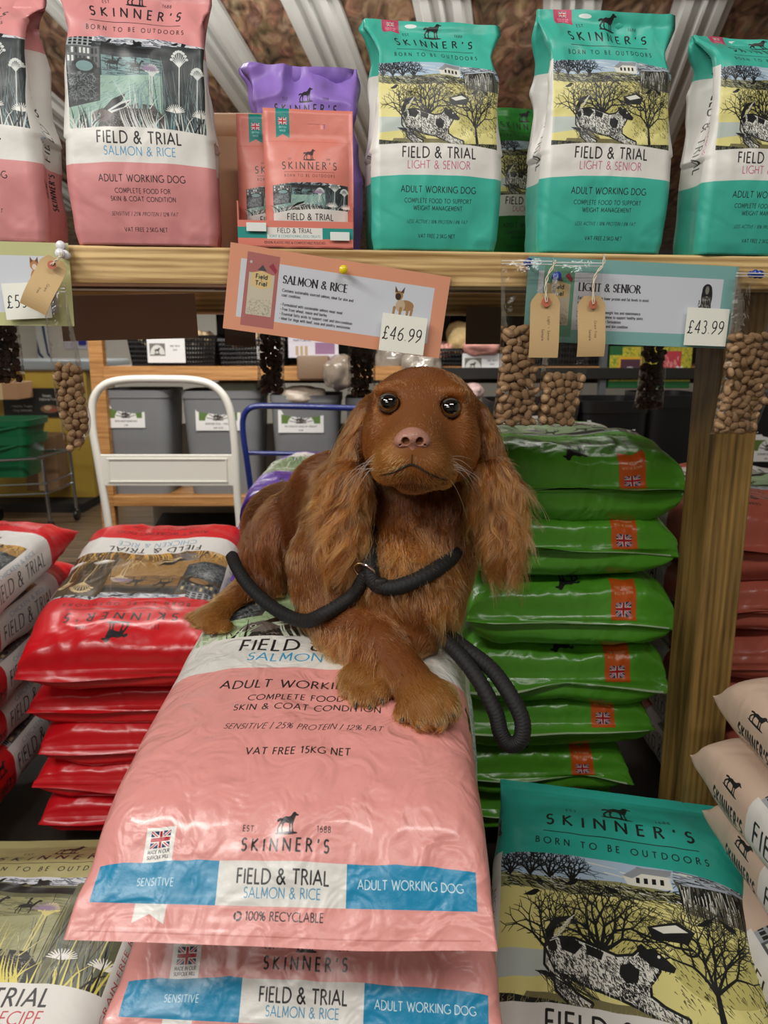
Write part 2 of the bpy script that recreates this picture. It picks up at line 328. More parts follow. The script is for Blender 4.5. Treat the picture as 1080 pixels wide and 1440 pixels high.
    for P in ([(.24, .575), (.30, .565), (.33, .60), (.30, .66), (.25, .64)], [(.34, .585), (.41, .62), (.40, .67), (.35, .65)], [(.47, .68), (.51, .66), (.54, .70), (.53, .77), (.49, .78), (.465, .73)],
              [(.545, .60), (.535, .555), (.555, .53), (.575, .56), (.60, .55), (.615, .575), (.645, .61), (.675, .65), (.665, .68), (.62, .675), (.585, .66)]):
        c.poly([(fx(a), fy(b)) for a, b in P], K)
    c.ell(fx(.615), fy(.60), .006, .006, Wh)
    c.poly([(X0, fy(.92)), (fx(.5), fy(.965)), (X1, fy(.93)), (X1, Y1), (X0, Y1)], K)
    c.hatch(X0, fy(.94), X1, fy(.99), 220, .02, -1.2, '#8a8a5c', rng, .003, .4)
    for k in range(60): c.line([(fx(rng.random() * .2 + .15), fy(.78)), (fx(rng.random() * .2 + .2), fy(.9))], .0025, K, .001)

def art_hare(c, X0, Y0, X1, Y1, P, seed=5, hare=None, reeds=None):
    """linocut: manor, riders, crouching hare, umbel seed heads and tall grass"""
    rng = np.random.default_rng(seed)
    w, h = X1 - X0, Y1 - Y0
    K, D, M, L, Wh = P          # black, dark ground, mid field, light field, cut-line white
    fx = lambda u: X0 + u * w; fy = lambda v: Y0 + v * h
    c.rect(X0, Y0, X1, Y1, D)
    c.poly([(X0, Y0), (X1, Y0), (X1, fy(.12)), (fx(.6), fy(.1)), (fx(.3), fy(.06)), (X0, fy(.05))], '#c4c6cc')
    c.hatch(fx(.2), Y0, fx(.96), fy(.09), 120, .05, .15, '#59606a', rng, .006, .2)
    for _ in range(11): bird(c, fx(rng.uniform(.25, .9)), fy(rng.uniform(.02, .11)), .03, K, rng.normal(0, .5))
    c.poly([(fx(.25), fy(.06)), (fx(.5), fy(.12)), (X1, fy(.14)), (X1, fy(.22)), (fx(.25), fy(.16))], K)
    c.poly([(fx(.25), fy(.2)), (fx(.72), fy(.24)), (fx(.72), fy(.42)), (fx(.25), fy(.42))], M)
    c.hatch(fx(.25), fy(.2), fx(.72), fy(.4), 120, .08, .08, D, rng, .004, .1)
    c.poly([(fx(.22), fy(.42)), (fx(.7), fy(.40)), (fx(.7), fy(.9)), (X0, Y1), (X0, fy(.68))], L)
    c.hatch(fx(.05), fy(.45), fx(.65), fy(.9), 220, .06, -.5, M, rng, .005, .3)
    c.rect(X0, Y0, fx(.18), fy(.12), '#9aa0a4'); c.rect(X0, fy(.12), fx(.24), fy(.34), '#54585a')                        # manor
    for r in range(3):
        for k in range(5): c.rect(fx(.015 + .036 * k), fy(.015 + .035 * r), fx(.038 + .036 * k), fy(.04 + .035 * r), K)
    for r in range(2):
        for k in range(8): c.rect(fx(.012 + .028 * k), fy(.14 + .09 * r), fx(.028 + .028 * k), fy(.2 + .09 * r), rng.choice([Wh, K]))
    c.ell(fx(.13), fy(.33), w * .09, h * .08, K); c.ell(fx(.13), fy(.33), w * .06, h * .055, M)
    c.poly([(X0, fy(.38)), (fx(.24), fy(.42)), (fx(.23), fy(.68)), (X0, fy(.76))], '#33383a'); c.hatch(X0, fy(.4), fx(.2), fy(.68), 200, .03, .1, '#7c8486', rng, .004, .9)
    rider(c, fx(.33), fy(.27), .075, K); rider(c, fx(.5), fy(.31), .07, K)
    c.rect(fx(.69), fy(.08), X1, Y1, D)
    for _ in range(60):
        x = rng.uniform(.66, 1); c.line([(fx(x), fy(1)), (fx(x + rng.normal(0, .08)), fy(rng.uniform(.1, .6)))], .005, rng.choice([K, M, '#58666a']), .002)
    for ux, uy, r in ((.82, .3, .085), (.95, .42, .06), (.62, .42, .06)):
        c.line([(fx(ux), fy(uy)), (fx(ux - .02), fy(1))], .008, Wh, .005)
        for q in np.linspace(-1.1, 1.1, 9): c.line([(fx(ux), fy(uy)), (fx(ux) + r * .7 * math.sin(q), fy(uy) - r * (.35 + .5 * math.cos(q))), (fx(ux) + r * .75 * math.sin(q), fy(uy) - r * (1.1 * math.cos(q) + .1))], .007, Wh, .003)
        for q in np.linspace(-1.1, 1.1, 9): c.ell(fx(ux) + r * .75 * math.sin(q), fy(uy) - r * (1.1 * math.cos(q) + .1), .012, .009, Wh)
    for ux, uy in ((.78, .78), (.97, .82), (.6, .36)):
        for q in np.linspace(-2.9, -.2, 13): c.line([(fx(ux), fy(uy)), (fx(ux) + .07 * math.cos(q), fy(uy) + .05 * math.sin(q))], .010, '#e8e6e0' if ux > .7 else '#8a7890', .004)
        c.line([(fx(ux), fy(uy)), (fx(ux), Y1)], .006, Wh)
    H = hare or '#4a4644'
    c.poly([(fx(.2), fy(1)), (fx(.22), fy(.9)), (fx(.28), fy(.82)), (fx(.36), fy(.76)), (fx(.5), fy(.7)), (fx(.62), fy(.72)), (fx(.7), fy(.84)), (fx(.72), fy(1))], H)
    c.hatch(fx(.24), fy(.76), fx(.66), fy(.97), 420, .018, .5, K, rng, .004, .4); c.hatch(fx(.24), fy(.76), fx(.66), fy(.97), 260, .016, .5, '#a8a098', rng, .0025, .4)
    c.poly([(fx(.15), fy(.87)), (fx(.18), fy(.8)), (fx(.24), fy(.76)), (fx(.3), fy(.76)), (fx(.33), fy(.82)), (fx(.27), fy(.9)), (fx(.2), fy(.91))], '#6a625c')
    c.poly([(fx(.25), fy(.77)), (fx(.32), fy(.66)), (fx(.42), fy(.6)), (fx(.39), fy(.68)), (fx(.29), fy(.79))], K)
    c.poly([(fx(.28), fy(.78)), (fx(.38), fy(.69)), (fx(.47), fy(.66)), (fx(.42), fy(.74)), (fx(.31), fy(.81))], Wh); c.poly([(fx(.3), fy(.785)), (fx(.39), fy(.71)), (fx(.45), fy(.68)), (fx(.4), fy(.745))], K)
    c.ell(fx(.215), fy(.83), .013, .011, Wh); c.ell(fx(.215), fy(.83), .008, .008, K)
    R = reeds or Wh
    for _ in range(70):
        x = rng.choice([rng.uniform(.01, .2), rng.uniform(.5, .98)]); l = rng.uniform(.1, .3)
        k = rng.normal(0, .05)
        c.line([(fx(x), fy(1)), (fx(x + k * .4), fy(1 - l * .6)), (fx(x + k), fy(1 - l))], .012, rng.choice([R, R, K, M]), .001)
    for _ in range(16):
        x = rng.uniform(.36, .66); c.line([(fx(x), fy(1)), (fx(x - .04), fy(.86)), (fx(x - .06), fy(.74))], .014, R, .001)
    for _ in range(20):
        x = rng.uniform(.42, .62); c.line([(fx(x), fy(.75)), (fx(x + rng.normal(0, .05)), fy(rng.uniform(.42, .6)))], .007, rng.choice([Wh, M]), .001)

def recyc(c, x, y, r, col):
    for k in range(3):
        a = math.radians(120 * k + 20); t = np.linspace(a, a + 1.35, 6)
        c.line([(x + r * math.cos(q), y + r * math.sin(q)) for q in t], r * .55, col)

def head_block(c, y_sk, sub=True, ink='#202022', w=1.0, x=.5):
    """logo, name and motto; y_sk = baseline of the name"""
    setter(c, x, y_sk - .095 * w, .115 * w, ink)
    c.text(x - .20 * w ** .8, y_sk - .105 * w, .022 * w ** .6, 'EST.', ink, .13, .15); c.text(x + .2 * w ** .8, y_sk - .105 * w, .022 * w ** .6, '1688', ink, .13, .15)
    c.text(x, y_sk, .066 * w, "SKINNER'S", ink, .16, .5 if w == 1 else .34)
    if sub:
        c.line([(x - .33, y_sk + .04), (x + .33, y_sk + .04)], .004, ink)
        c.text(x, y_sk + .105, .030, 'BORN TO BE OUTDOORS', ink, .15, .5)

def bag_print(S, body, art, name, name_col, lines, white='#dcdad4', ink='#202022', H=1.68, foot=0.0, foot_fn=None, top_label=None, side_name=None, side_body=None, gw=.34):
    """atlas: front panel x 0..1, gusset x 1..1+gw; y down; foot = extra end panel below"""
    HT = H + foot
    c = Canvas(1 + gw, HT, S, body)
    Y = lambda v: H - v            # v measured up from the bottom of the front panel
    c.rect(0, Y(1.30), 1, Y(.70), white)
    art(c, 0.0, Y(1.30), 1.0, Y(.70))
    c.poly([(0, Y(.715)), (.25, Y(.73)), (.5, Y(.732)), (.75, Y(.725)), (1, Y(.705)), (1, Y(.50)), (.75, Y(.512)), (.5, Y(.515)), (.25, Y(.512)), (0, Y(.50))], white)
    c.poly([(0, Y(1.28)), (.25, Y(1.30)), (.5, Y(1.30)), (.75, Y(1.29)), (1, Y(1.26)), (1, Y(1.35)), (0, Y(1.35))], body)
    c.text(.5, Y(.632), .071, 'FIELD & TRIAL', ink, .14, .05)
    c.text(.5, Y(.558), .052, name, name_col, .11, .04)
    head_block(c, Y(1.45), True, ink)
    c.text(.5, Y(.395), .042, lines[0], ink, .13, .06)
    c.text(.5, Y(.325), .028, lines[1], ink, .13, .06); c.text(.5, Y(.275), .028, lines[2], ink, .13, .06)
    c.text(.5, Y(.185), .023, lines[3], ink, .10, .02, slant=.25)
    c.text(.5, Y(.085), .025, lines[4], ink, .14, .05)
    # gusset
    c.rect(1, Y(1.30), 1 + gw, Y(.5), white)
    c.text(1 + gw * .40, Y(.92), .075, 'FIELD & TRIAL', ink, .13, .06, rot=math.pi / 2)
    c.text(1 + gw * .72, Y(.92), .045, side_name or name, name_col, .11, .05, rot=math.pi / 2)
    setter(c, 1 + gw * .60, Y(1.44), .095, ink, rot=math.pi / 2); c.text(1 + gw * .30, Y(1.44), .058, "SKINNER'S", ink, .15, .2, rot=math.pi / 2, xs=.56)
    if top_label: top_label(c)
    if foot_fn: foot_fn(c, H)
    return c
# ---------------------------------------------------------------- the printed designs
DARK = ('#14181a', '#2b3234', '#6f8f90', '#8fae9f', '#c9cdc9')
OLIVE = ('#15150f', '#5f6044', '#8b8a62', '#9a9a74', '#cdc27a')
RED_ART = ('#1a1510', '#4a3a22', '#8a6534', '#a07a45', '#c9b184')
GREEN_ART = ('#101410', '#7f9a72', '#9fb88c', '#a3bd92', '#cfd8c2')
WORK = 'ADULT WORKING DOG'
def foot_pink(c, H):
    b0, b1 = H + .205, H + .295
    head_block(c, H + .183, False, w=.42)
    c.rect(0, b0, 1, b1, '#1a86b0'); c.rect(.33, b0, .665, b1, '#d8d6d0')
    c.text(.5, b0 + .048, .030, 'FIELD & TRIAL', '#202022', .14, .0); c.text(.5, b0 + .077, .021, 'SALMON & RICE', '#3f86ac', .11, .0)
    c.text(.165, b0 + .055, .017, 'SENSITIVE', '#cfdde4', .12, .03); c.text(.83, b0 + .053, .0195, WORK, '#dde6ea', .12, .0)
    x0 = .118; c.rect(x0, H + .128, x0 + .084, b0, '#e4e2dd'); union_jack(c, x0 + .014, H + .136, .056, .038)
    c.text(x0 + .042, H + .186, .0078, 'MADE IN OUR', '#202022', .15, .0); c.text(x0 + .042, H + .198, .0078, 'SUFFOLK MILL', '#202022', .15, .0)
    c.poly([(x0 + .004, b1), (x0 + .086, b1), (x0 + .086, b1 + .045), (x0 + .045, b1 + .025), (x0 + .004, b1 + .045)], '#e4e2dd')
    recyc(c, .392, b1 + .024, .0085, '#202022'); c.text(.51, b1 + .032, .0185, '100% RECYCLABLE', '#202022', .13, .0)
    c.line([(0, H + .36), (1, H + .36)], .003, '#c37a74')

def label_flag(col, txt='#e8d9c8', x=.16, y=.012, w=.13, h=.2, inv=False):
    def f(c):
        H0 = 0.0; c.rect(0, 0, 1, .006, '#b5cfa6')
        c.poly([(x, H0 + y), (x + w, H0 + y), (x + w, H0 + y + h), (x + w / 2, H0 + y + h * .85), (x, H0 + y + h)], col)
        union_jack(c, x + w * .2, H0 + y + .012, w * .6, w * .42)
        c.text(x + w / 2, H0 + y + h * .56, .011, 'MADE IN OUR', txt, .13, .05); c.text(x + w / 2, H0 + y + h * .68, .011, 'SUFFOLK MILL', txt, .13, .05)
    return f

def ribbon(col):
    def f(c):
        x, w = .12, .13
        c.poly([(x, 0), (x + w, 0), (x + w, .11), (x + w / 2, .095), (x, .11)], col); union_jack(c, x + .035, .015, .06, .04)
        c.text(x + w / 2, .075, .01, 'MADE IN OUR', '#e6cfd4', .13); c.text(x + w / 2, .09, .01, 'SUFFOLK MILL', '#e6cfd4', .13)
        c.ell(.34, .045, .045, .016, '#d6dedb')
    return f
SENS = [WORK, 'COMPLETE FOOD FOR', 'SKIN & COAT CONDITION', 'SENSITIVE | 25% PROTEIN | 12% FAT', 'VAT FREE 2.5KG NET']
LITE = [WORK, 'COMPLETE FOOD TO SUPPORT', 'WEIGHT MANAGEMENT', 'LESS ACTIVE | 18% PROTEIN | 8% FAT', 'VAT FREE 2.5KG NET']
def p_pink_small(): return bag_print(620, '#d08a8a', lambda c, *a: art_hare(c, *a, DARK), 'SALMON & RICE', '#4f93bd', SENS)
def p_teal_small(): return bag_print(620, '#3fb09c', art_walk, 'LIGHT & SENIOR', '#bb5c80', LITE, top_label=ribbon('#b8405f'))
def p_pink_large(): return bag_print(1100, '#dd958f', lambda c, *a: art_hare(c, *a, GREEN_ART, 9, '#332f2b'), 'SALMON & RICE', '#2f95c0', SENS[:4] + ['VAT FREE 15KG NET'], foot=.38, foot_fn=foot_pink)
def p_teal_large(): return bag_print(900, '#2fa898', art_walk, 'LIGHT & SENIOR', '#bb5c80', LITE)
def p_red_large(): return bag_print(620, '#c8141e', lambda c, *a: art_hare(c, *a, RED_ART, 7, '#7a5526', '#c99a45'), 'CHICKEN & RICE', '#6f93b0', SENS, white='#d8d6d2', top_label=None, foot=.2, H=1.83)
def p_green_large(): return bag_print(460, '#57a02c', lambda c, *a: art_hare(c, *a, GREEN_ART, 7), 'DUCK & RICE', '#c8702a', SENS, top_label=label_flag('#cf5a1c', y=.03), foot=.2, H=1.83)
def p_purple_large(): return bag_print(380, '#6236a8', lambda c, *a: art_hare(c, *a, GREEN_ART, 11), 'PUPPY', '#6236a8', SENS, foot=.2, H=1.83)
def p_olive_large(): return bag_print(700, '#a39d6c', lambda c, *a: art_hare(c, *a, OLIVE, 5, '#1c1b16', '#d8cc62'), 'GRAIN-FREE RECIPE', '#b8333f', SENS, foot=.2)
def p_cream_large():
    c = bag_print(520, '#cdb39f', lambda c, *a: art_hare(c, *a, GREEN_ART, 13), 'GRAIN-FREE', '#a8434f', SENS, foot=.2, side_name='GRAIN-FREE')
    return c
def p_terra_large(): return bag_print(300, '#ab5646', lambda c, *a: art_hare(c, *a, GREEN_ART, 15), 'DUCK & RICE', '#ab5646', SENS, foot=.2, H=1.83)
def p_purple_small():
    c = Canvas(1.34, 1.68, 520, '#9273c6'); head_block(c, .42)
    rng = np.random.default_rng(2)
    T = ['developed at the food mill in the', 'countryside for every hard working dog.', 'We only use natural ingredients that', 'are easy to digest and help to keep', 'your dog in condition all season long.', 'made with care by our family']
    for i, t in enumerate(T): c.text(.5, .60 + i * .06, .027, t, '#3b2c56', .12, .08)
    return c
def p_green_small(): return bag_print(300, '#1f6a22', art_walk, 'DUCK & RICE', '#bb5c80', LITE)
def p_pouch():
    c = Canvas(1.0, 1.36, 560, '#cf7a6c')
    art_hare(c, .09, .77, .93, 1.1, DARK, 4)
    c.poly([(.09, 1.1), (.3, 1.065), (.6, 1.05), (.93, 1.06), (.93, 1.36), (.09, 1.36)], '#d9d6d0')
    c.poly([(.09, .76), (.93, .76), (.93, .8), (.6, .775), (.3, .78), (.09, .81)], '#cf7a6c')
    c.text(.5, 1.165, .062, 'FIELD & TRIAL', '#202022', .14, .03); c.text(.5, 1.22, .032, '& CONDITIONING DOG TREATS', '#3a9a90', .12, .02)
    setter(c, .5, .54, .115, '#3b2220'); c.text(.29, .54, .018, 'EST.', '#3b2220', .12); c.text(.71, .54, .018, '1688', '#3b2220', .12)
    c.text(.5, .64, .075, "SKINNER'S", '#2a2022', .13, .3); c.line([(.22, .67), (.78, .67)], .003, '#3b2220'); c.text(.5, .72, .026, 'BORN TO BE OUTDOORS', '#3b2220', .13, .35)
    c.poly([(.14, 0), (.29, 0), (.29, .3), (.215, .26), (.14, .3)], '#0f7f7a'); union_jack(c, .165, .09, .1, .075)
    c.text(.215, .2, .02, 'BRITISH', '#bcd8d4', .13); c.text(.215, .235, .02, 'MADE', '#bcd8d4', .13)
    c.line([(0, .34), (1, .34)], .004, '#b5675b')
    return c
def p_carton():
    c = Canvas(1.0, .22, 760, '#cf7565')
    c.rect(0, .055, 1, .145, '#12877f'); c.rect(.25, .055, .73, .15, '#d9d6d0')
    c.text(.49, .098, .036, 'FIELD & TRIAL', '#202022', .13, .03); c.text(.49, .135, .019, 'JOINT & CONDITIONING DOG TREATS', '#3a8a90', .12, .0)
    recyc(c, .235, .178, .009, '#202022'); c.text(.5, .188, .018, '100% PLASTIC FREE & COMPOSTABLE POUCHES', '#2a2022', .13, .0)
    return c
def _pack(c, x, y, w, h, body, art):
    c.poly([(x + .01, y), (x + w - .005, y + .01), (x + w, y + h), (x, y + h)], body)
    for k in range(14): c.line([(x + .01 + k * w / 14, y + .01), (x + .01 + k * w / 14, y + h)], .0012, '#8a5a58', alpha=.5)
    c.rect(x + w * .12, y + h * .27, x + w * .88, y + h * .84, art); c.hatch(x + w * .16, y + h * .62, x + w * .84, y + h * .83, 160, .02, .3, '#4a4640', np.random.default_rng(4), .0025, 1.2)
    c.poly([(x + w * .2, y + h * .27), (x + w * .5, y + h * .23), (x + w * .8, y + h * .27), (x + w * .8, y + h * .44), (x + w * .5, y + h * .48), (x + w * .2, y + h * .44)], '#e0c48c')
    c.text(x + w * .5, y + h * .34, .05, 'Field', '#2a4038', .22, .05, xs=1.1); c.text(x + w * .5, y + h * .37, .013, '&', '#2a4038', .16); c.text(x + w * .5, y + h * .43, .05, 'Trial', '#2a4038', .22, .05, xs=1.1)
    c.poly([(x + w * .36, y + h * .23), (x + w * .5, y + h * .15), (x + w * .64, y + h * .23)], '#4a4a50'); c.ell(x + w * .15, y + h * .13, .016, .016, '#c9c4c0'); c.poly([(x + w * .68, y + h * .16), (x + w * .8, y + h * .11), (x + w * .94, y + h * .2), (x + w * .9, y + h * .25)], '#a03a4c')
def card(S, col, title, body, pack_col, dogf):
    c = Canvas(2.7, 1.0, S, col); c.rect(.14, .16, 2.52, .84, '#d6dae2')
    _pack(c, .2, .07, .4, .86, pack_col, '#cfc7b2')
    c.text(.66, .37, .088, title, '#1e1c20', .15, .02, 'l', serif=True, xs=.92)
    y = .47
    for t in body:
        if t: c.text(.66, y, .033, t, '#2c2a30', .17, -.01, 'l', xs=.9)
        y += .055
    dogf(c); return c
def _bulldog(c):
    B, K = '#a98258', '#3a2a22'
    c.ell(2.19, .42, .10, .065, B); c.ell(2.12, .43, .06, .075, '#c8b296'); c.ell(2.09, .31, .05, .055, B); c.ell(2.08, .325, .035, .042, K)
    for s in (-1, 1): c.poly([(2.09 + s * .055, .28), (2.09 + s * .06, .2), (2.09 + s * .015, .27)], '#5a4030')
    for x, l in ((2.05, .62), (2.13, .66), (2.22, .6), (2.27, .6)): c.line([(x, .46), (x - .01, l)], .035, B, .024)
def _spaniel(c):
    K = '#242426'; c.ell(2.32, .30, .065, .075, K); c.ell(2.28, .38, .03, .11, K); c.ell(2.365, .38, .03, .11, K); c.ell(2.32, .3, .025, .05, '#8a8680')
    c.poly([(2.26, .38), (2.38, .38), (2.41, .7), (2.22, .7)], '#55544f'); c.hatch(2.24, .4, 2.36, .68, 120, .04, 1.4, '#c8c6c0', np.random.default_rng(1), .005); c.hatch(2.22, .4, 2.38, .68, 90, .05, 1.5, K, np.random.default_rng(6), .008)
def _shiba(c):
    B = '#b9855a'; c.ell(2.30, .44, .075, .14, B); c.ell(2.30, .42, .045, .1, '#d9c4ae'); c.ell(2.28, .27, .052, .06, B); c.ell(2.28, .29, .028, .035, '#e4d4c2')
    for s in (-1, 1): c.poly([(2.28 + s * .05, .25), (2.28 + s * .045, .17), (2.28 + s * .01, .22)], '#7a4c30')
def p_card_salmon(): return card(520, '#e3a080', 'SALMON & RICE', ['Contains sustainably sourced salmon, ideal for skin and', 'coat condition.', '', '* Formulated with sustainable salmon meat meal', '* Free from wheat, maize and barley', '* Essential fatty acids to support coat and skin condition', '* Ideal for dogs with beef, soya and poultry sensitivities'], '#b5706c', _bulldog)
def p_card_light():
    return card(520, '#86b8b4', 'LIGHT & SENIOR', ['Easily digestible with lower protein and fat levels to assist', 'condition.', '', '* Lower fat to support weight loss and maintenance', '* Good levels of glucosamine to support healthy joints', '* Wheat and barley free formulation', '* Key nutrients for coat and skin condition'], '#6fa78c', _spaniel)
def p_card_olive(): return card(420, '#c9c992', 'GRAIN-FREE', ['Complete food for working dogs', 'with a grain free recipe.'], '#a8a86c', _shiba)
def price(s):
    def f():
        c = Canvas(1.0, .8, 230, '#e9eadf'); c.text(.47, .54, .27, s, '#17181c', .085, .1, slant=.1, xs=.78); return c
    return f
def tag_print(l1, l2):
    def f():
        c = Canvas(1.0, 2.05, 170, '#c0a273'); R = np.random.default_rng(3)
        c.hatch(0, 0, 1, 2, 500, .03, .3, '#b0925f', R, .006, 2); c.hatch(0, 0, 1, 2, 300, .03, .3, '#cdb287', R, .006, 2)
        c.text(.60, 1.12, .085, l1, '#3a3230', .12, .12, rot=math.pi / 2); c.text(.40, 1.32, .085, l2, '#3a3230', .12, .12, rot=math.pi / 2); return c
    return f
def bin_label(l1, l2, S=160):
    def f():
        c = Canvas(1.9, 1.0, S, '#dcdad8'); c.rect(.14, .2, 1.76, .6, '#55702f')
        c.poly([(.4 + .55 * (1 - math.cos(t)), .6 - .42 * math.sin(t)) for t in np.linspace(0, math.pi, 16)], '#d8d8d4')
        for k in range(7): c.line([(.95 - .5 * math.cos(.3 + k * .42), .6 - .38 * math.sin(.3 + k * .42)), (.95, .56)], .03, '#4a4a40')
        setter(c, .88, .58, .26, '#2a2220'); setter(c, 1.06, .58, .2, '#3a2a28', True)
        c.text(.95, .76, .07, l1, '#2c2a2c', .16, .05); c.text(.95, .92, .06, l2, '#2c2a2c', .16, .05); return c
    return f
def basket_label():
    c = Canvas(1.9, 1.0, 120, '#dedede'); c.rect(.12, .2, .9, .72, '#6d6d66'); c.poly([(.14 + .37 * (1 - math.cos(t)), .66 - .4 * math.sin(t)) for t in np.linspace(0, math.pi, 14)], '#cfcfca')
    setter(c, .5, .64, .26, '#2a2a2a'); c.text(1.4, .34, .06, 'DRIED TREATS', '#333333', .14); c.text(1.4, .5, .06, 'EACH', '#333333', .14); return c
def p_petbox():
    c = Canvas(2.0, 1.0, 150, '#b7a834'); R = np.random.default_rng(8); c.hatch(0, 0, 2, .85, 400, .09, 1.4, '#5f7a2c', R, .02, .6); c.hatch(0, 0, 2, .85, 200, .06, 1.4, '#dcc83a', R, .02, .9)
    c.rect(0, .84, 2, 1, '#1d5a2e'); c.rect(0, 0, .3, .2, '#1d5a2e'); c.rect(.22, .25, .8, .74, '#d8a028'); c.rect(.27, .3, .75, .62, '#4a2c3a'); c.ell(.5, .55, .12, .07, '#b8b0b4'); c.rect(1.3, .1, 1.75, .78, '#b43a44'); c.hatch(1.3, .2, 1.7, .76, 60, .1, 1.3, '#d88a88', R, .03)
    c.poly([(1.62, .52), (1.66, .46), (1.72, .5), (1.78, .46), (1.82, .52), (1.72, .68)], '#e6e4e0'); return c
def p_poster():
    c = Canvas(2.0, 1.0, 150, '#1c1b18'); c.text(1.35, .3, .08, 'Simply', '#c9c6bc', .18); c.text(1.4, .42, .08, 'Natural Food', '#c9c6bc', .16); c.text(.55, .66, .075, '* Healthy Treats', '#c9c6bc', .16); c.text(.55, .8, .075, '* Dog Selection', '#c9c6bc', .16)
    c.ell(1.4, .72, .28, .14, '#7a5a40'); c.ell(1.35, .68, .12, .08, '#c0a080'); c.ell(1.5, .76, .1, .06, '#a04a3c'); return c
def p_legs():
    c = Canvas(1.0, 1.0, 120, '#cfd0cc'); 
    for x, d in ((.3, .1), (.42, .22), (.8, .12)): c.line([(x, 0), (x + d * .5, .5), (x + d, .85), (x + d + .1, .92)], .12 if x < .7 else .09, '#263a5c', .05)
    return c
def p_leaflet():
    c = Canvas(1.4, 1.0, 120, '#c9c3cc'); c.rect(.75, .35, 1.3, .85, '#8a6484'); c.text(.4, .3, .09, 'NATURAL', '#444044', .16); 
    for k in range(3): c.rect(.2 + k * .13, .5, .28 + k * .13, .9, '#a8926c')
    return c
PRINTS = {'legs': p_legs, 'leaflet': p_leaflet, 'pink_small': p_pink_small, 'teal_small': p_teal_small, 'pink_large': p_pink_large, 'teal_large': p_teal_large, 'red_large': p_red_large, 'green_large': p_green_large, 'purple_large': p_purple_large, 'olive_large': p_olive_large, 'cream_large': p_cream_large, 'terra_large': p_terra_large, 'purple_small': p_purple_small, 'green_small': p_green_small, 'pouch': p_pouch, 'carton': p_carton, 'card_salmon': p_card_salmon, 'card_light': p_card_light, 'card_olive': p_card_olive,
          'price_a': price('\u00a355.99'), 'price_b': price('\u00a346.99'), 'price_c': price('\u00a343.99'), 'tag_a': tag_print('Light + Senior', 'Sample'), 'tag_b': tag_print('Grain Free', 'Sample'), 'tag_c': tag_print('Grain', 'free'),
          'bin_a': bin_label('DRIED MIXED BONES BAG', '\u00a31.99'), 'bin_b': bin_label('RAWHIDE ROLL + KNOTS', 'MAX \u00a32.50'), 'bin_c': bin_label('PIG SNOUTS SOLD BY WEIGHT', '\u00a31.80'), 'basket': basket_label, 'petbox': p_petbox, 'poster': p_poster}
# ---------------------------------------------------------------- materials
def new_mat(name):
    m = bpy.data.materials.new(name); m.use_nodes = True
    nt = m.node_tree; return m, nt, nt.nodes['Principled BSDF']
def srgb(h):
    c = hexc(h); c = np.where(c <= .04045, c / 12.92, ((c + .055) / 1.055) ** 2.4); return tuple(float(v) for v in c)
_mats = {}
def plain(hexa, rough=.5, metal=0.0, bump=0.0, bscale=40.0, var=0.0, coat=0.0, spec=.5, trans=0.0):
    key = ('p', hexa, rough, metal, bump, bscale, var, coat, spec, trans)
    if key in _mats: return _mats[key]
    m, nt, b = new_mat('mat_' + hexa.strip('#')); c = srgb(hexa) + (1,)
    b.inputs['Base Color'].default_value = c; b.inputs['Roughness'].default_value = rough; b.inputs['Metallic'].default_value = metal
    b.inputs['Coat Weight'].default_value = coat; b.inputs['Specular IOR Level'].default_value = spec; b.inputs['Transmission Weight'].default_value = trans
    if bump or var:
        tc = nt.nodes.new('ShaderNodeTexCoord'); nz = nt.nodes.new('ShaderNodeTexNoise'); nz.inputs['Scale'].default_value = bscale; nz.inputs['Detail'].default_value = 4
        nt.links.new(tc.outputs['Object'], nz.inputs['Vector'])
        if bump:
            bp = nt.nodes.new('ShaderNodeBump'); bp.inputs['Strength'].default_value = bump; bp.inputs['Distance'].default_value = .002
            nt.links.new(nz.outputs['Fac'], bp.inputs['Height']); nt.links.new(bp.outputs['Normal'], b.inputs['Normal'])
        if var:
            mx = nt.nodes.new('ShaderNodeMix'); mx.data_type = 'RGBA'; mx.inputs['A'].default_value = tuple(v * (1 - var) for v in c[:3]) + (1,); mx.inputs['B'].default_value = tuple(min(1, v * (1 + var)) for v in c[:3]) + (1,)
            nt.links.new(nz.outputs['Fac'], mx.inputs['Factor']); nt.links.new(mx.outputs['Result'], b.inputs['Base Color'])
    _mats[key] = m; return m

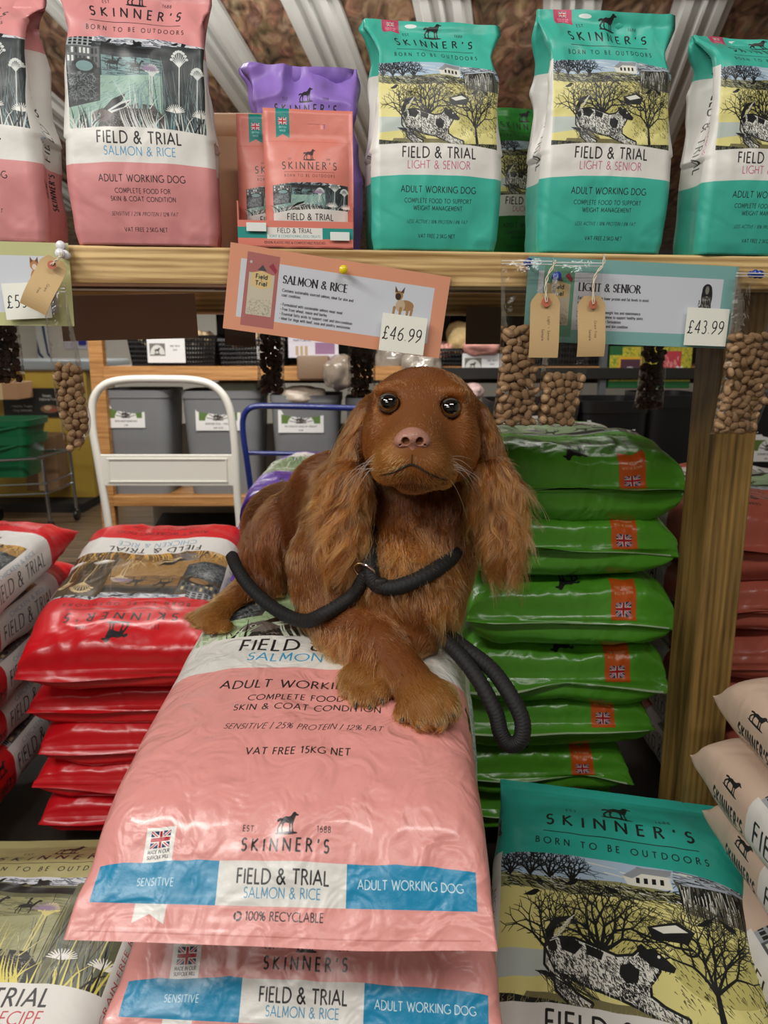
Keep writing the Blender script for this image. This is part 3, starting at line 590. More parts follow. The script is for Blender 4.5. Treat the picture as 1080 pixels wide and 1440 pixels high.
def wood(name, dark, light, scale=(1, 18, 18), rough=.55, axis=0, wave=.18):
    key = ('w', name)
    if key in _mats: return _mats[key]
    m, nt, b = new_mat('wood_' + name)
    tc = nt.nodes.new('ShaderNodeTexCoord'); mp = nt.nodes.new('ShaderNodeMapping'); mp.inputs['Scale'].default_value = scale
    n1 = nt.nodes.new('ShaderNodeTexNoise'); n1.inputs['Scale'].default_value = 3.0; n1.inputs['Detail'].default_value = 6; n1.inputs['Distortion'].default_value = .6
    n2 = nt.nodes.new('ShaderNodeTexNoise'); n2.inputs['Scale'].default_value = 14.0; n2.inputs['Detail'].default_value = 4
    wv = nt.nodes.new('ShaderNodeTexWave'); wv.wave_type = 'BANDS'; wv.bands_direction = 'Z' if axis == 0 else 'X'; wv.inputs['Scale'].default_value = 1.6; wv.inputs['Distortion'].default_value = 5; wv.inputs['Detail'].default_value = 3; wv.inputs['Detail Scale'].default_value = .6
    nt.links.new(tc.outputs['Object'], mp.inputs['Vector'])
    for n in (n1, n2, wv): nt.links.new(mp.outputs['Vector'], n.inputs['Vector'])
    a1 = nt.nodes.new('ShaderNodeMath'); a1.operation = 'MULTIPLY_ADD'; a1.inputs[1].default_value = wave; nt.links.new(wv.outputs['Fac'], a1.inputs[0]); nt.links.new(n1.outputs['Fac'], a1.inputs[2])
    a2 = nt.nodes.new('ShaderNodeMath'); a2.operation = 'MULTIPLY_ADD'; a2.inputs[1].default_value = .3; nt.links.new(n2.outputs['Fac'], a2.inputs[0]); nt.links.new(a1.outputs[0], a2.inputs[2])
    cr = nt.nodes.new('ShaderNodeValToRGB'); cr.color_ramp.elements[0].position = .50; cr.color_ramp.elements[1].position = .92
    cr.color_ramp.elements[0].color = srgb(dark) + (1,); cr.color_ramp.elements[1].color = srgb(light) + (1,)
    nt.links.new(a2.outputs[0], cr.inputs['Fac']); nt.links.new(cr.outputs['Color'], b.inputs['Base Color'])
    bp = nt.nodes.new('ShaderNodeBump'); bp.inputs['Strength'].default_value = .25; bp.inputs['Distance'].default_value = .001
    nt.links.new(a2.outputs[0], bp.inputs['Height']); nt.links.new(bp.outputs['Normal'], b.inputs['Normal']); b.inputs['Roughness'].default_value = rough
    _mats[key] = m; return m

def print_image(key):
    c = PRINTS[key]()
    im = bpy.data.images.new('print_' + key, c.W, c.H, alpha=False)
    px = np.ones((c.H, c.W, 4), np.float32); px[..., :3] = np.clip(c.a[::-1], 0, 1)
    im.pixels.foreach_set(px.ravel()); im.update(); im.pack()
    return im
def printed(key, rough=.38, crinkle=.35, cscale=9.0, fine=.12, spec=.5, coat=0.0):
    """plastic or paper with flat print; the wrinkles are fine relief"""
    k = ('i', key)
    if k in _mats: return _mats[k]
    m, nt, b = new_mat('print_' + key)
    uv = nt.nodes.new('ShaderNodeUVMap'); uv.uv_map = 'UVMap'; tx = nt.nodes.new('ShaderNodeTexImage'); tx.image = print_image(key); tx.extension = 'EXTEND'; tx.interpolation = 'Linear'
    nt.links.new(uv.outputs['UV'], tx.inputs['Vector']); nt.links.new(tx.outputs['Color'], b.inputs['Base Color'])
    b.inputs['Roughness'].default_value = rough; b.inputs['Specular IOR Level'].default_value = spec; b.inputs['Coat Weight'].default_value = coat; b.inputs['Coat Roughness'].default_value = .12
    if crinkle or fine:
        tc = nt.nodes.new('ShaderNodeTexCoord')
        n1 = nt.nodes.new('ShaderNodeTexNoise'); n1.inputs['Scale'].default_value = cscale; n1.inputs['Detail'].default_value = 2.0; n1.inputs['Distortion'].default_value = 1.2
        n2 = nt.nodes.new('ShaderNodeTexNoise'); n2.inputs['Scale'].default_value = cscale * 6; n2.inputs['Detail'].default_value = 3
        for n in (n1, n2): nt.links.new(tc.outputs['Object'], n.inputs['Vector'])
        b1 = nt.nodes.new('ShaderNodeBump'); b1.inputs['Strength'].default_value = crinkle; b1.inputs['Distance'].default_value = .02
        b2 = nt.nodes.new('ShaderNodeBump'); b2.inputs['Strength'].default_value = fine; b2.inputs['Distance'].default_value = .004
        nt.links.new(n1.outputs['Fac'], b1.inputs['Height']); nt.links.new(n2.outputs['Fac'], b2.inputs['Height']); nt.links.new(b1.outputs['Normal'], b2.inputs['Normal']); nt.links.new(b2.outputs['Normal'], b.inputs['Normal'])
    _mats[k] = m; return m

def film(name='film', tint=(.93, .93, .93), gloss=.5, bump=.35, bsc=38):
    k = ('f', name)
    if k in _mats: return _mats[k]
    m, nt, b = new_mat(name); nt.nodes.remove(b); out = nt.nodes['Material Output']
    tr = nt.nodes.new('ShaderNodeBsdfTransparent'); tr.inputs[0].default_value = tint + (1,)
    gl = nt.nodes.new('ShaderNodeBsdfGlossy'); gl.inputs['Roughness'].default_value = .16; gl.inputs[0].default_value = (1, 1, 1, 1)
    lw = nt.nodes.new('ShaderNodeFresnel'); lw.inputs[0].default_value = 1.5
    tc = nt.nodes.new('ShaderNodeTexCoord'); n1 = nt.nodes.new('ShaderNodeTexNoise'); n1.inputs['Scale'].default_value = bsc; n1.inputs['Detail'].default_value = 2; n1.inputs['Distortion'].default_value = 1.5
    bp = nt.nodes.new('ShaderNodeBump'); bp.inputs['Strength'].default_value = bump; bp.inputs['Distance'].default_value = .006
    nt.links.new(tc.outputs['Object'], n1.inputs['Vector']); nt.links.new(n1.outputs['Fac'], bp.inputs['Height']); nt.links.new(bp.outputs['Normal'], gl.inputs['Normal']); nt.links.new(bp.outputs['Normal'], lw.inputs['Normal'])
    ad = nt.nodes.new('ShaderNodeMath'); ad.operation = 'MULTIPLY_ADD'; ad.inputs[1].default_value = gloss; ad.inputs[2].default_value = .004; nt.links.new(lw.outputs[0], ad.inputs[0])
    mx = nt.nodes.new('ShaderNodeMixShader'); nt.links.new(ad.outputs[0], mx.inputs[0]); nt.links.new(tr.outputs[0], mx.inputs[1]); nt.links.new(gl.outputs[0], mx.inputs[2]); nt.links.new(mx.outputs[0], out.inputs['Surface'])
    _mats[k] = m; return m

# ---------------------------------------------------------------- objects
def tag(o, label=None, cat=None, group=None, kind=None):
    if label: o['label'] = label
    if cat: o['category'] = cat
    if group: o['group'] = group
    if kind: o['kind'] = kind
    return o
def empty(name, loc=(0, 0, 0), rot=(0, 0, 0)):
    o = bpy.data.objects.new(name, None); COL.objects.link(o); o.location = loc; o.rotation_euler = rot; o.empty_display_size = .05; return o
def link(name, me, mat=None, parent=None, loc=None, rot=None):
    o = bpy.data.objects.new(name, me); COL.objects.link(o)
    if mat is not None and not me.materials: me.materials.append(mat)
    if parent is not None: o.parent = parent
    if loc is not None: o.location = loc
    if rot is not None: o.rotation_euler = rot
    return o
def npmesh(name, V, F, UV=None, smooth=True):
    """V (n,3), F (m,4) quads (numpy), UV (m*4,2) per corner"""
    me = bpy.data.meshes.new(name); V = np.asarray(V, np.float32); F = np.asarray(F, np.int32)
    me.vertices.add(len(V)); me.vertices.foreach_set('co', V.ravel())
    k = F.shape[1]; me.loops.add(F.size); me.loops.foreach_set('vertex_index', F.ravel())
    me.polygons.add(len(F)); me.polygons.foreach_set('loop_start', np.arange(len(F), dtype=np.int32) * k)
    me.update(calc_edges=True)
    if UV is not None:
        l = me.uv_layers.new(name='UVMap'); l.data.foreach_set('uv', np.asarray(UV, np.float32).ravel())
    me.polygons.foreach_set('use_smooth', np.full(len(F), smooth)); me.validate(); return me

class MB:
    """collects shapes, builds ONE mesh"""
    def __init__(s): s.bm = bmesh.new()
    def box(s, c, d, rot=None, bev=0.0, seg=1, taper=None):
        r = bmesh.ops.create_cube(s.bm, size=1.0); vs_ = r['verts']
        M = Matrix.Translation(c) @ (Euler(rot).to_matrix().to_4x4() if rot else Matrix.Identity(4)) @ Matrix.Diagonal((d[0], d[1], d[2], 1))
        if taper:
            for v in vs_:
                if v.co.z < 0: v.co.x *= taper; v.co.y *= taper
        bmesh.ops.transform(s.bm, matrix=M, verts=vs_)
        if bev:
            es = list({e for v in vs_ for e in v.link_edges}); bmesh.ops.bevel(s.bm, geom=es, offset=bev, segments=seg, affect='EDGES', profile=.5)
        return s
    def tube(s, pts, r, n=10, cap=True, closed=False, rfun=None):
        P = [Vector(p) for p in pts]; N = len(P); rings = []; up = None
        for i, p in enumerate(P):
            a = P[(i - 1) % N] if (closed or i > 0) else P[i]; b = P[(i + 1) % N] if (closed or i < N - 1) else P[i]
            t = (b - a).normalized()
            if up is None: up = t.orthogonal().normalized()
            up = (up - t * up.dot(t)).normalized(); w = t.cross(up)
            rr = r[i] if isinstance(r, (list, tuple)) else r
            rings.append([s.bm.verts.new(p + (up * math.cos(q) + w * math.sin(q)) * (rfun(rr, i, k, n) if rfun else rr)) for k, q in enumerate([2 * math.pi * j / n for j in range(n)])])
        for i in range(N if closed else N - 1):
            A, B = rings[i], rings[(i + 1) % N]
            for k in range(n): s.bm.faces.new((A[k], A[(k + 1) % n], B[(k + 1) % n], B[k]))
        if cap and not closed: s.bm.faces.new(rings[0][::-1]); s.bm.faces.new(rings[-1])
        return s
    def lathe(s, prof, c=(0, 0, 0), n=20, M=None):
        rings = []; M = M or Matrix.Identity(4)
        for (r, z) in prof: rings.append([s.bm.verts.new(Vector(c) + (M @ Vector((r * math.cos(2 * math.pi * k / n), r * math.sin(2 * math.pi * k / n), z)))) for k in range(n)])
        for A, B in zip(rings, rings[1:]):
            for k in range(n): s.bm.faces.new((A[k], A[(k + 1) % n], B[(k + 1) % n], B[k]))
        s.bm.faces.new(rings[0][::-1]); s.bm.faces.new(rings[-1]); return s
    def prism(s, poly, y0, y1, M=None):
        """poly in x,z; extruded along y"""
        M = M or Matrix.Identity(4)
        A = [s.bm.verts.new(M @ Vector((x, y0, z))) for x, z in poly]; B = [s.bm.verts.new(M @ Vector((x, y1, z))) for x, z in poly]
        s.bm.faces.new(A); s.bm.faces.new(B[::-1]); n = len(A)
        for k in range(n): s.bm.faces.new((A[k], B[k], B[(k + 1) % n], A[(k + 1) % n]))
        return s
    def build(s, name, mat, parent=None, loc=None, rot=None, smooth=False, subs=0):
        bmesh.ops.recalc_face_normals(s.bm, faces=s.bm.faces)
        me = bpy.data.meshes.new(name); s.bm.to_mesh(me); s.bm.free()
        if smooth: me.polygons.foreach_set('use_smooth', [True] * len(me.polygons))
        o = link(name, me, mat, parent, loc, rot)
        if smooth and not subs:
            try: me.set_sharp_from_angle(angle=R(40))
            except Exception: pass
        if subs:
            md = o.modifiers.new('s', 'SUBSURF'); md.levels = md.render_levels = subs
        return o
def crom(P, n):
    """Catmull-Rom through P (k,d) -> n samples"""
    P = np.array(P, float); k = len(P); Q = np.vstack([2 * P[0] - P[1], P, 2 * P[-1] - P[-2]])
    t = np.linspace(0, k - 1 - 1e-9, n); i = t.astype(int); f = (t - i)[:, None]
    a, b, c, d = Q[i], Q[i + 1], Q[i + 2], Q[i + 3]
    return .5 * ((2 * b) + (-a + c) * f + (2 * a - 5 * b + 4 * c - d) * f ** 2 + (-a + 3 * b - 3 * c + d) * f ** 3)
def vnoise(p, seed=0):
    """value noise, p (n,3) -> (-1..1)"""
    p = np.asarray(p, float) + seed * 17.13; i = np.floor(p).astype(np.int64); f = p - i; f = f * f * (3 - 2 * f)
    def h(x, y, z):
        n = (x * 374761393 + y * 668265263 + z * 2147483647 + seed * 974711) & 0xffffffff
        n = ((n ^ (n >> 13)) * 1274126177) & 0xffffffff; n = n ^ (n >> 16); return (n & 0xffff) / 32767.5 - 1
    r = 0
    for dx in (0, 1):
        for dy in (0, 1):
            for dz in (0, 1):
                w = (f[:, 0] if dx else 1 - f[:, 0]) * (f[:, 1] if dy else 1 - f[:, 1]) * (f[:, 2] if dz else 1 - f[:, 2])
                r = r + w * h(i[:, 0] + dx, i[:, 1] + dy, i[:, 2] + dz)
    return r
def flat_print(name, key, w, h, mat=None, parent=None, loc=None, rot=None, bend=None, thick=.0008, nx=12, ny=6, edge='#d8d4cc'):
    """thin printed sheet in the local x-z plane, facing -y, centred; bend(x, z) -> y"""
    xs = np.linspace(-w / 2, w / 2, nx + 1); zs = np.linspace(-h / 2, h / 2, ny + 1); X, Z = np.meshgrid(xs, zs)
    Y = bend(X, Z) if bend else X * 0
    f = np.stack([X, Y, Z], -1).reshape(-1, 3); b = f + [0, thick, 0]; n = len(f); V = np.vstack([f, b]); W1 = nx + 1
    F, UV = [], []
    for j in range(ny):
        for i in range(nx):
            a = j * W1 + i; F.append((a, a + 1, a + 1 + W1, a + W1)); UV += [(i / nx, j / ny), ((i + 1) / nx, j / ny), ((i + 1) / nx, (j + 1) / ny), (i / nx, (j + 1) / ny)]
    nf = len(F)
    for j in range(ny):
        for i in range(nx):
            a = n + j * W1 + i; F.append((a, a + W1, a + 1 + W1, a + 1)); UV += [(.01, .01)] * 4
    def side(a, b):
        F.append((a, a + n, b + n, b)); UV.extend([(.01, .01)] * 4)
    for i in range(nx): side(i, i + 1); side(ny * W1 + i + 1, ny * W1 + i)
    for j in range(ny): side((j + 1) * W1, j * W1); side(j * W1 + nx, (j + 1) * W1 + nx)
    me = npmesh(name, V, F, UV, False); return link(name, me, mat or printed(key, .5, 0, 1, 0), parent, loc, rot)

# ---------------------------------------------------------------- food bags
GW = .34
def sheet_uv(H, u, v):                       # atlas units -> uv
    return u / (1 + GW), v / H
def big_bag(name, key, W, top, bot, seed=0, H=1.88, flip=False, amp=.004, wprof=None, NV=110, mat=None, side_h=.55, px=.42, pz=.62, fold=0.0, foot=.2):
    """filled sack lying down: local x across, y away from the near end, z up. top/bot: (y, z) profiles from near seam to far seam"""
    T = crom(top, NV); B = crom(bot, NV)
    al = np.concatenate([[0], np.cumsum(np.hypot(*np.diff(T, axis=0).T))]) / W
    a0 = math.asin(side_h); nt, ns, nb = 44, 7, 12
    ang = np.concatenate([np.linspace(math.pi - a0, a0, nt + 1)[:-1], np.linspace(a0, -a0, ns + 1)[:-1], np.linspace(-a0, -math.pi + a0, nb + 1)[:-1], np.linspace(-math.pi + a0, -math.pi - a0, ns + 1)[:-1]])
    NU = len(ang); c, s = np.cos(ang), np.sin(ang)
    # even spacing across the top
    xt = np.linspace(-1, 1, nt + 1)[:-1] * math.cos(a0) ** px
    X = np.sign(c) * np.abs(c) ** px; Z = np.sign(s) * np.abs(s) ** pz
    X[:nt] = xt; cc = np.abs(xt) ** (1 / px); Z[:nt] = np.sqrt(np.clip(1 - cc ** 2, 0, 1)) ** pz
    v = np.linspace(0, 1, NV)
    hw = np.full(NV, W / 2) if wprof is None else np.interp(v, *zip(*wprof)) * W / 2
    hw = hw * (1 - .03 * np.sin(np.pi * v))
    Cm = (T + B) / 2; Hh = np.maximum(np.hypot(*(T - B).T) / 2, .0012); D = (T - B); D = D / np.maximum(np.hypot(*D.T), 1e-6)[:, None]
    thin = np.hypot(*(T - B).T) < .012
    for i in range(NV):
        if thin[i]:
            j = i if i < NV / 2 else i
            q = T[min(i + 1, NV - 1)] - T[max(i - 1, 0)]; q = q / np.hypot(*q); D[i] = (-q[1], q[0])
    P = np.zeros((NV, NU, 3)); P[..., 0] = hw[:, None] * X[None]; P[..., 1] = Cm[:, 0:1] + D[:, 0:1] * Hh[:, None] * Z[None]; P[..., 2] = Cm[:, 1:2] + D[:, 1:2] * Hh[:, None] * Z[None]
    Nn = np.zeros_like(P); Nn[..., 0] = X[None] * .5; Nn[..., 1] = D[:, 0:1] * Z[None]; Nn[..., 2] = D[:, 1:2] * Z[None]
    q = P.reshape(-1, 3)
    fat = np.clip(Hh / .03, .25, 1)[:, None]
    n1 = vnoise(q * [7, 7, 7], seed).reshape(NV, NU); n2 = vnoise(q * [16, 22, 16], seed + 1).reshape(NV, NU); n3 = 1 - np.abs(vnoise(q * [26, 12, 20], seed + 2).reshape(NV, NU)) * 2
    n4 = vnoise(q * [9, 55, 30], seed + 4).reshape(NV, NU)
    disp = amp * (1.3 * n1 + .6 * n2 + .55 * n3 + .0 * n4) * fat
    P += Nn * disp[..., None]
    if fold:                                  # wandering, wavy near edge
        e = np.clip(1 - np.arange(NV) / (NV * .16), 0, 1)[:, None]
        wv = vnoise(np.stack([P[..., 0].ravel() * 9, np.full(NV * NU, seed * 3.1), np.zeros(NV * NU)], 1), seed + 7).reshape(NV, NU)
        P[..., 1] += e * wv * fold; P[..., 2] += e * vnoise(np.stack([P[..., 0].ravel() * 6, np.zeros(NV * NU), np.full(NV * NU, 5.0)], 1), seed + 8).reshape(NV, NU) * fold
    idx = np.arange(NV * NU).reshape(NV, NU); nxt = np.roll(idx, -1, 1)
    F = np.stack([idx[:-1], nxt[:-1], nxt[1:], idx[1:]], -1).reshape(-1, 4)
    # per-corner uv
    HT = H
    vi = np.arange(NV - 1); UV = np.zeros((NV - 1, NU, 4, 2)); A0, A1 = al[:-1], al[1:]
    if flip: A0, A1 = HT - A0, HT - A1
    k = np.arange(NU)
    for cidx, (du, av) in enumerate(((0, A0), (1, A0), (1, A1), (0, A1))):
        kk = k + du
        u = np.full(NU, .02); vv = np.repeat(np.clip(av, 0, HT)[:, None], NU, 1)
        m = k < nt; u[m] = kk[m] / nt
        if flip: u[m] = 1 - u[m]
        m2 = (k >= nt) & (k < nt + ns); t = (kk[m2] - nt) / ns
        u[m2] = 1 + GW * (1 - t) if not flip else 1 + GW * (1 - t)
        m3 = (k >= nt + ns + nb); t = 1 - (kk[m3] - nt - ns - nb) / ns; u[m3] = 1 + GW * (1 - t)
        # right side of the upright bag reads upward
        right = m2 if not flip else m3
        vv[:, right] = np.clip(1.80 + 2 * foot - vv[:, right], 0, HT)
        mb = (k >= nt + ns) & (k < nt + ns + nb); vv[:, mb] = foot + .03
        UV[:, :, cidx, 0] = u[None] / (1 + GW); UV[:, :, cidx, 1] = vv / HT
    me = npmesh(name, P.reshape(-1, 3), F[:, ::-1], UV.reshape(-1, 4, 2)[:, ::-1].reshape(-1, 2))
    return me, P

def small_bag(name, key, W, D=.075, H=1.68, seed=0, fill=.72, lean=.0, amp=.0034, top_wave=.014, droop=0.0):
    """filled block-bottom bag standing upright: front at y=0 facing -y, origin at base centre front"""
    NV = 100; v = np.linspace(0, 1, NV); z = v * H * W
    nf, ns, nb = 40, 10, 10; NU = nf + ns + nb + ns
    t = np.clip((v - fill) / (.955 - fill), 0, 1); dep = D * (1 - t ** 1.35); dep = np.maximum(dep, .0022)
    front = D / 2 - dep / 2 - .010 * np.sin(np.clip(v / fill, 0, 1) * np.pi) * (1 - t); front = front + lean * v * W * H
    hw = W / 2 * (1 + .03 * np.sin(np.clip(v / .5, 0, 1) * np.pi) - .05 * t * (1 - t) * 2)
    r0 = .35 * np.clip(1 - v / .05, 0, 1)                       # rounded lower edge
    P = np.zeros((NV, NU, 3)); cr = np.clip(dep * .22, .0008, .012)
    inward = .55 * D * np.clip((v - .38) / .35, 0, 1) * np.clip((1.02 - v) / .15, 0, 1) + .12 * D * (v < .4)
    for i in range(NV):
        h = hw[i] * (1 - .06 * r0[i]); d = dep[i] * (1 - .12 * r0[i]); y0 = front[i] + dep[i] * .06 * r0[i]; y1 = y0 + d; c_ = cr[i]
        xf = np.linspace(-h + c_, h - c_, nf + 1)[:-1]; bulge = -.008 * (1 - (xf / h) ** 2) * np.sin(np.pi * min(v[i] / .95, 1)) * (1 - t[i])
        P[i, :nf, 0] = xf; P[i, :nf, 1] = y0 + bulge
        k = np.linspace(0, 1, ns + 1)[:-1]; tri = np.sin(np.pi * k); rnd = np.minimum(k, 1 - k); rx = -c_ * np.clip(1 - rnd / .15, 0, 1) ** 2
        P[i, nf:nf + ns, 0] = h + rx - inward[i] * tri; P[i, nf:nf + ns, 1] = y0 + d * k
        xb = np.linspace(h - c_, -h + c_, nb + 1)[:-1]; P[i, nf + ns:nf + ns + nb, 0] = xb; P[i, nf + ns:nf + ns + nb, 1] = y1
        P[i, nf + ns + nb:, 0] = -(h + rx - inward[i] * tri); P[i, nf + ns + nb:, 1] = y1 - d * k
        P[i, :, 2] = z[i]
    q = P.reshape(-1, 3)
    gain = (.5 + 1.6 * np.clip((v - .55) / .3, 0, 1) * np.clip((1.05 - v) / .1, .5, 1))[:, None]
    n = (vnoise(q * [18, 10, 20], seed) + .7 * vnoise(q * [38, 20, 34], seed + 1) + .6 * (1 - 2 * np.abs(vnoise(q * [30, 20, 22], seed + 2)))).reshape(NV, NU) * amp * gain
    sg = np.where(np.arange(NU) < nf, -1, np.where((np.arange(NU) >= nf + ns) & (np.arange(NU) < nf + ns + nb), 1, 0))[None]
    P[..., 1] += n * np.where(sg == 0, .0, sg); P[..., 0] += np.where(sg == 0, n * np.sign(P[..., 0]), 0)
    wv = vnoise(np.stack([P[..., 0].ravel() * 14, np.full(NV * NU, seed * 2.3), np.zeros(NV * NU)], 1), seed + 5).reshape(NV, NU)
    tt = np.clip((v - .8) / .2, 0, 1)[:, None]
    P[..., 1] += tt * (wv * top_wave + droop * tt * .03); P[..., 2] += -tt * droop * .03 + tt * wv * top_wave * .3
    idx = np.arange(NV * NU).reshape(NV, NU); nx_ = np.roll(idx, -1, 1)
    F = np.stack([idx[:-1], nx_[:-1], nx_[1:], idx[1:]], -1).reshape(-1, 4)
    UV = np.zeros((NV - 1, NU, 4, 2)); k = np.arange(NU)
    for ci, (du, av) in enumerate(((0, v[:-1]), (1, v[:-1]), (1, v[1:]), (0, v[1:]))):
        kk = k + du; u = np.full(NU, .02); vv = np.repeat((av * H)[:, None], NU, 1)
        m = k < nf; u[m] = kk[m] / nf
        m2 = (k >= nf) & (k < nf + ns); u[m2] = 1 + GW * (1 - (kk[m2] - nf) / ns); vv[:, m2] = np.clip(1.8 - vv[:, m2], 0, H)
        m3 = k >= nf + ns + nb; u[m3] = 1 + GW * ((kk[m3] - nf - ns - nb) / ns)
        UV[:, :, ci, 0] = u[None] / (1 + GW); UV[:, :, ci, 1] = vv / H
    me = npmesh(name, P.reshape(-1, 3), F, UV.reshape(-1, 2))
    bm = bmesh.new(); bm.from_mesh(me); bm.verts.ensure_lookup_table()
    try: bm.faces.new([bm.verts[i] for i in range(NU)][::-1])
    except Exception: pass
    bm.to_mesh(me); bm.free()
    me.polygons.foreach_set('use_smooth', [True] * len(me.polygons))
    return me
# ================================================================ THE SETTING
def struct(o): o['kind'] = 'structure'; return o
def laminate():
    m, nt, b = new_mat('floor_boards'); tc = nt.nodes.new('ShaderNodeTexCoord'); mp = nt.nodes.new('ShaderNodeMapping'); mp.inputs['Scale'].default_value = (.7, 8, 1)
    n = nt.nodes.new('ShaderNodeTexNoise'); n.inputs['Scale'].default_value = 3; n.inputs['Detail'].default_value = 6; n.inputs['Distortion'].default_value = .5
    cr = nt.nodes.new('ShaderNodeValToRGB'); cr.color_ramp.elements[0].position = .3; cr.color_ramp.elements[1].position = .7; cr.color_ramp.elements[0].color = srgb('#4a3a2a') + (1,); cr.color_ramp.elements[1].color = srgb('#8a7258') + (1,)
    nt.links.new(tc.outputs['Object'], mp.inputs['Vector']); nt.links.new(mp.outputs['Vector'], n.inputs['Vector']); nt.links.new(n.outputs['Fac'], cr.inputs['Fac']); nt.links.new(cr.outputs['Color'], b.inputs['Base Color']); b.inputs['Roughness'].default_value = .35
    return m
X0, X1, Y0, Y1 = -3.6, 3.2, -2.4, 8.2
fl = struct(MB().box(((X0 + X1) / 2, (Y0 + Y1) / 2, -.05), (X1 - X0, Y1 - Y0, .1)).build('floor', plain('#2c241c', .5)))
lm = laminate(); plank = None
for r in range(23):                                   # boards of the laminate floor, part of the floor
    y = 4.05 + r * .18
    if plank is None: plank = MB().box((0, 0, 0), (3.4, .176, .008), bev=.0015).build('board', lm, fl, (-1.9, y, .004))
    else: link('board', plank.data, None, fl, (-1.9 + .0, y, .004))
    link('board', plank.data, None, fl, (1.505, y, .004)) if False else None
wall_m = plain('#d8d3c8', .8, bump=.2, bscale=20, var=.04)
struct(MB().box((0, Y1 + .05, 1.5), (X1 - X0 + .2, .1, 3.2)).build('wall_back', wall_m))
struct(MB().box((X0 - .05, (Y0 + Y1) / 2, 1.9), (.1, Y1 - Y0, 4)).build('wall_left', wall_m))
struct(MB().box((X1 + .05, (Y0 + Y1) / 2, 1.9), (.1, Y1 - Y0, 4)).build('wall_right', wall_m))
struct(MB().box((0, Y0 - .05, 1.9), (X1 - X0 + .2, .1, 4)).build('wall_front', wall_m))
def osb():
    m, nt, b = new_mat('chipboard'); tc = nt.nodes.new('ShaderNodeTexCoord'); mp = nt.nodes.new('ShaderNodeMapping'); mp.inputs['Scale'].default_value = (1, .45, 1)
    v = nt.nodes.new('ShaderNodeTexVoronoi'); v.inputs['Scale'].default_value = 24; n = nt.nodes.new('ShaderNodeTexNoise'); n.inputs['Scale'].default_value = 15; n.inputs['Detail'].default_value = 5; n.inputs['Distortion'].default_value = 1.5
    nt.links.new(tc.outputs['Object'], mp.inputs['Vector']); nt.links.new(mp.outputs['Vector'], n.inputs['Vector']); nt.links.new(mp.outputs['Vector'], v.inputs['Vector'])
    cr = nt.nodes.new('ShaderNodeValToRGB'); e = cr.color_ramp.elements; e[0].position = .3; e[0].color = srgb('#35251a') + (1,); e[1].position = .75; e[1].color = srgb('#c0a283') + (1,); x = e.new(.52); x.color = srgb('#866850') + (1,)
    nt.links.new(n.outputs['Fac'], cr.inputs['Fac']); mx = nt.nodes.new('ShaderNodeMix'); mx.data_type = 'RGBA'; mx.blend_type = 'MULTIPLY'; mx.inputs['Factor'].default_value = .55
    nt.links.new(cr.outputs['Color'], mx.inputs['A']); nt.links.new(v.outputs['Color'], mx.inputs['B'])
    hs = nt.nodes.new('ShaderNodeMix'); hs.data_type = 'RGBA'; hs.inputs['Factor'].default_value = .6; nt.links.new(mx.outputs['Result'], hs.inputs['A']); nt.links.new(cr.outputs['Color'], hs.inputs['B']); nt.links.new(hs.outputs['Result'], b.inputs['Base Color']); b.inputs['Roughness'].default_value = .7
    return m
def zc(y): return 3.13 - .21 * y
sl = math.atan(.21)
bm_ = MB(); YB = 5.3
M = Matrix.Identity(4)
for (a, b_) in (((Y0 - .1), YB), (YB, Y1 + .1)):
    za, zb = zc(a), (zc(b_) if b_ <= YB else zc(YB))
    if a == YB: za = zb = zc(YB)
    bm_.prism([(X0 - .1, 0), (X1 + .1, 0), (X1 + .1, .1), (X0 - .1, .1)], 0, 1)
    vs_ = list(bm_.bm.verts)[-8:]
    for v in vs_:
        t = v.co.y; v.co.y = a + (b_ - a) * t; v.co.z += za + (zb - za) * t
ceil_ = struct(bm_.build('ceiling', osb()))
# pressed-metal channels running down the slope of the ceiling; direction from the photograph's vanishing point
dv = at(731, 710, 1) - cam.location; dv.z = -.21 * dv.y; dv.normalize()
chm = plain('#b9bab6', .45, .0, var=.1, bscale=6)
ch_me = None
for x in (-2.66, -2.12, -1.55, -1.08, -.62, -.12, .38, .88, 1.4, 1.95):
    y0 = 1.4
    if ch_me is None:
        mb = MB(); side = Vector((0, 0, 1)).cross(dv).normalized(); up = dv.cross(side)
        if up.z < 0: up = -up
        prof = [(-.11, 0), (-.11, -.02), (-.085, -.02), (-.075, -.045), (-.045, -.045), (-.035, -.02), (-.012, -.02), (-.006, -.05), (.006, -.05), (.012, -.02), (.035, -.02), (.045, -.045), (.075, -.045), (.085, -.02), (.11, -.02), (.11, 0)]
        L_ = (YB - .05 - y0) / dv.y
        A = [mb.bm.verts.new(side * a + up * b_) for a, b_ in prof]; B = [mb.bm.verts.new(side * a + up * b_ + dv * L_) for a, b_ in prof]
        mb.bm.faces.new(A); mb.bm.faces.new(B[::-1])
        for k in range(len(A)): mb.bm.faces.new((A[k], B[k], B[(k + 1) % len(A)], A[(k + 1) % len(A)]))
        o = mb.build('metal_channel', chm, ceil_, (x, y0, zc(y0) - .003)); ch_me = o.data
    else: link('metal_channel', ch_me, None, ceil_, (x, y0, zc(y0) - .003))
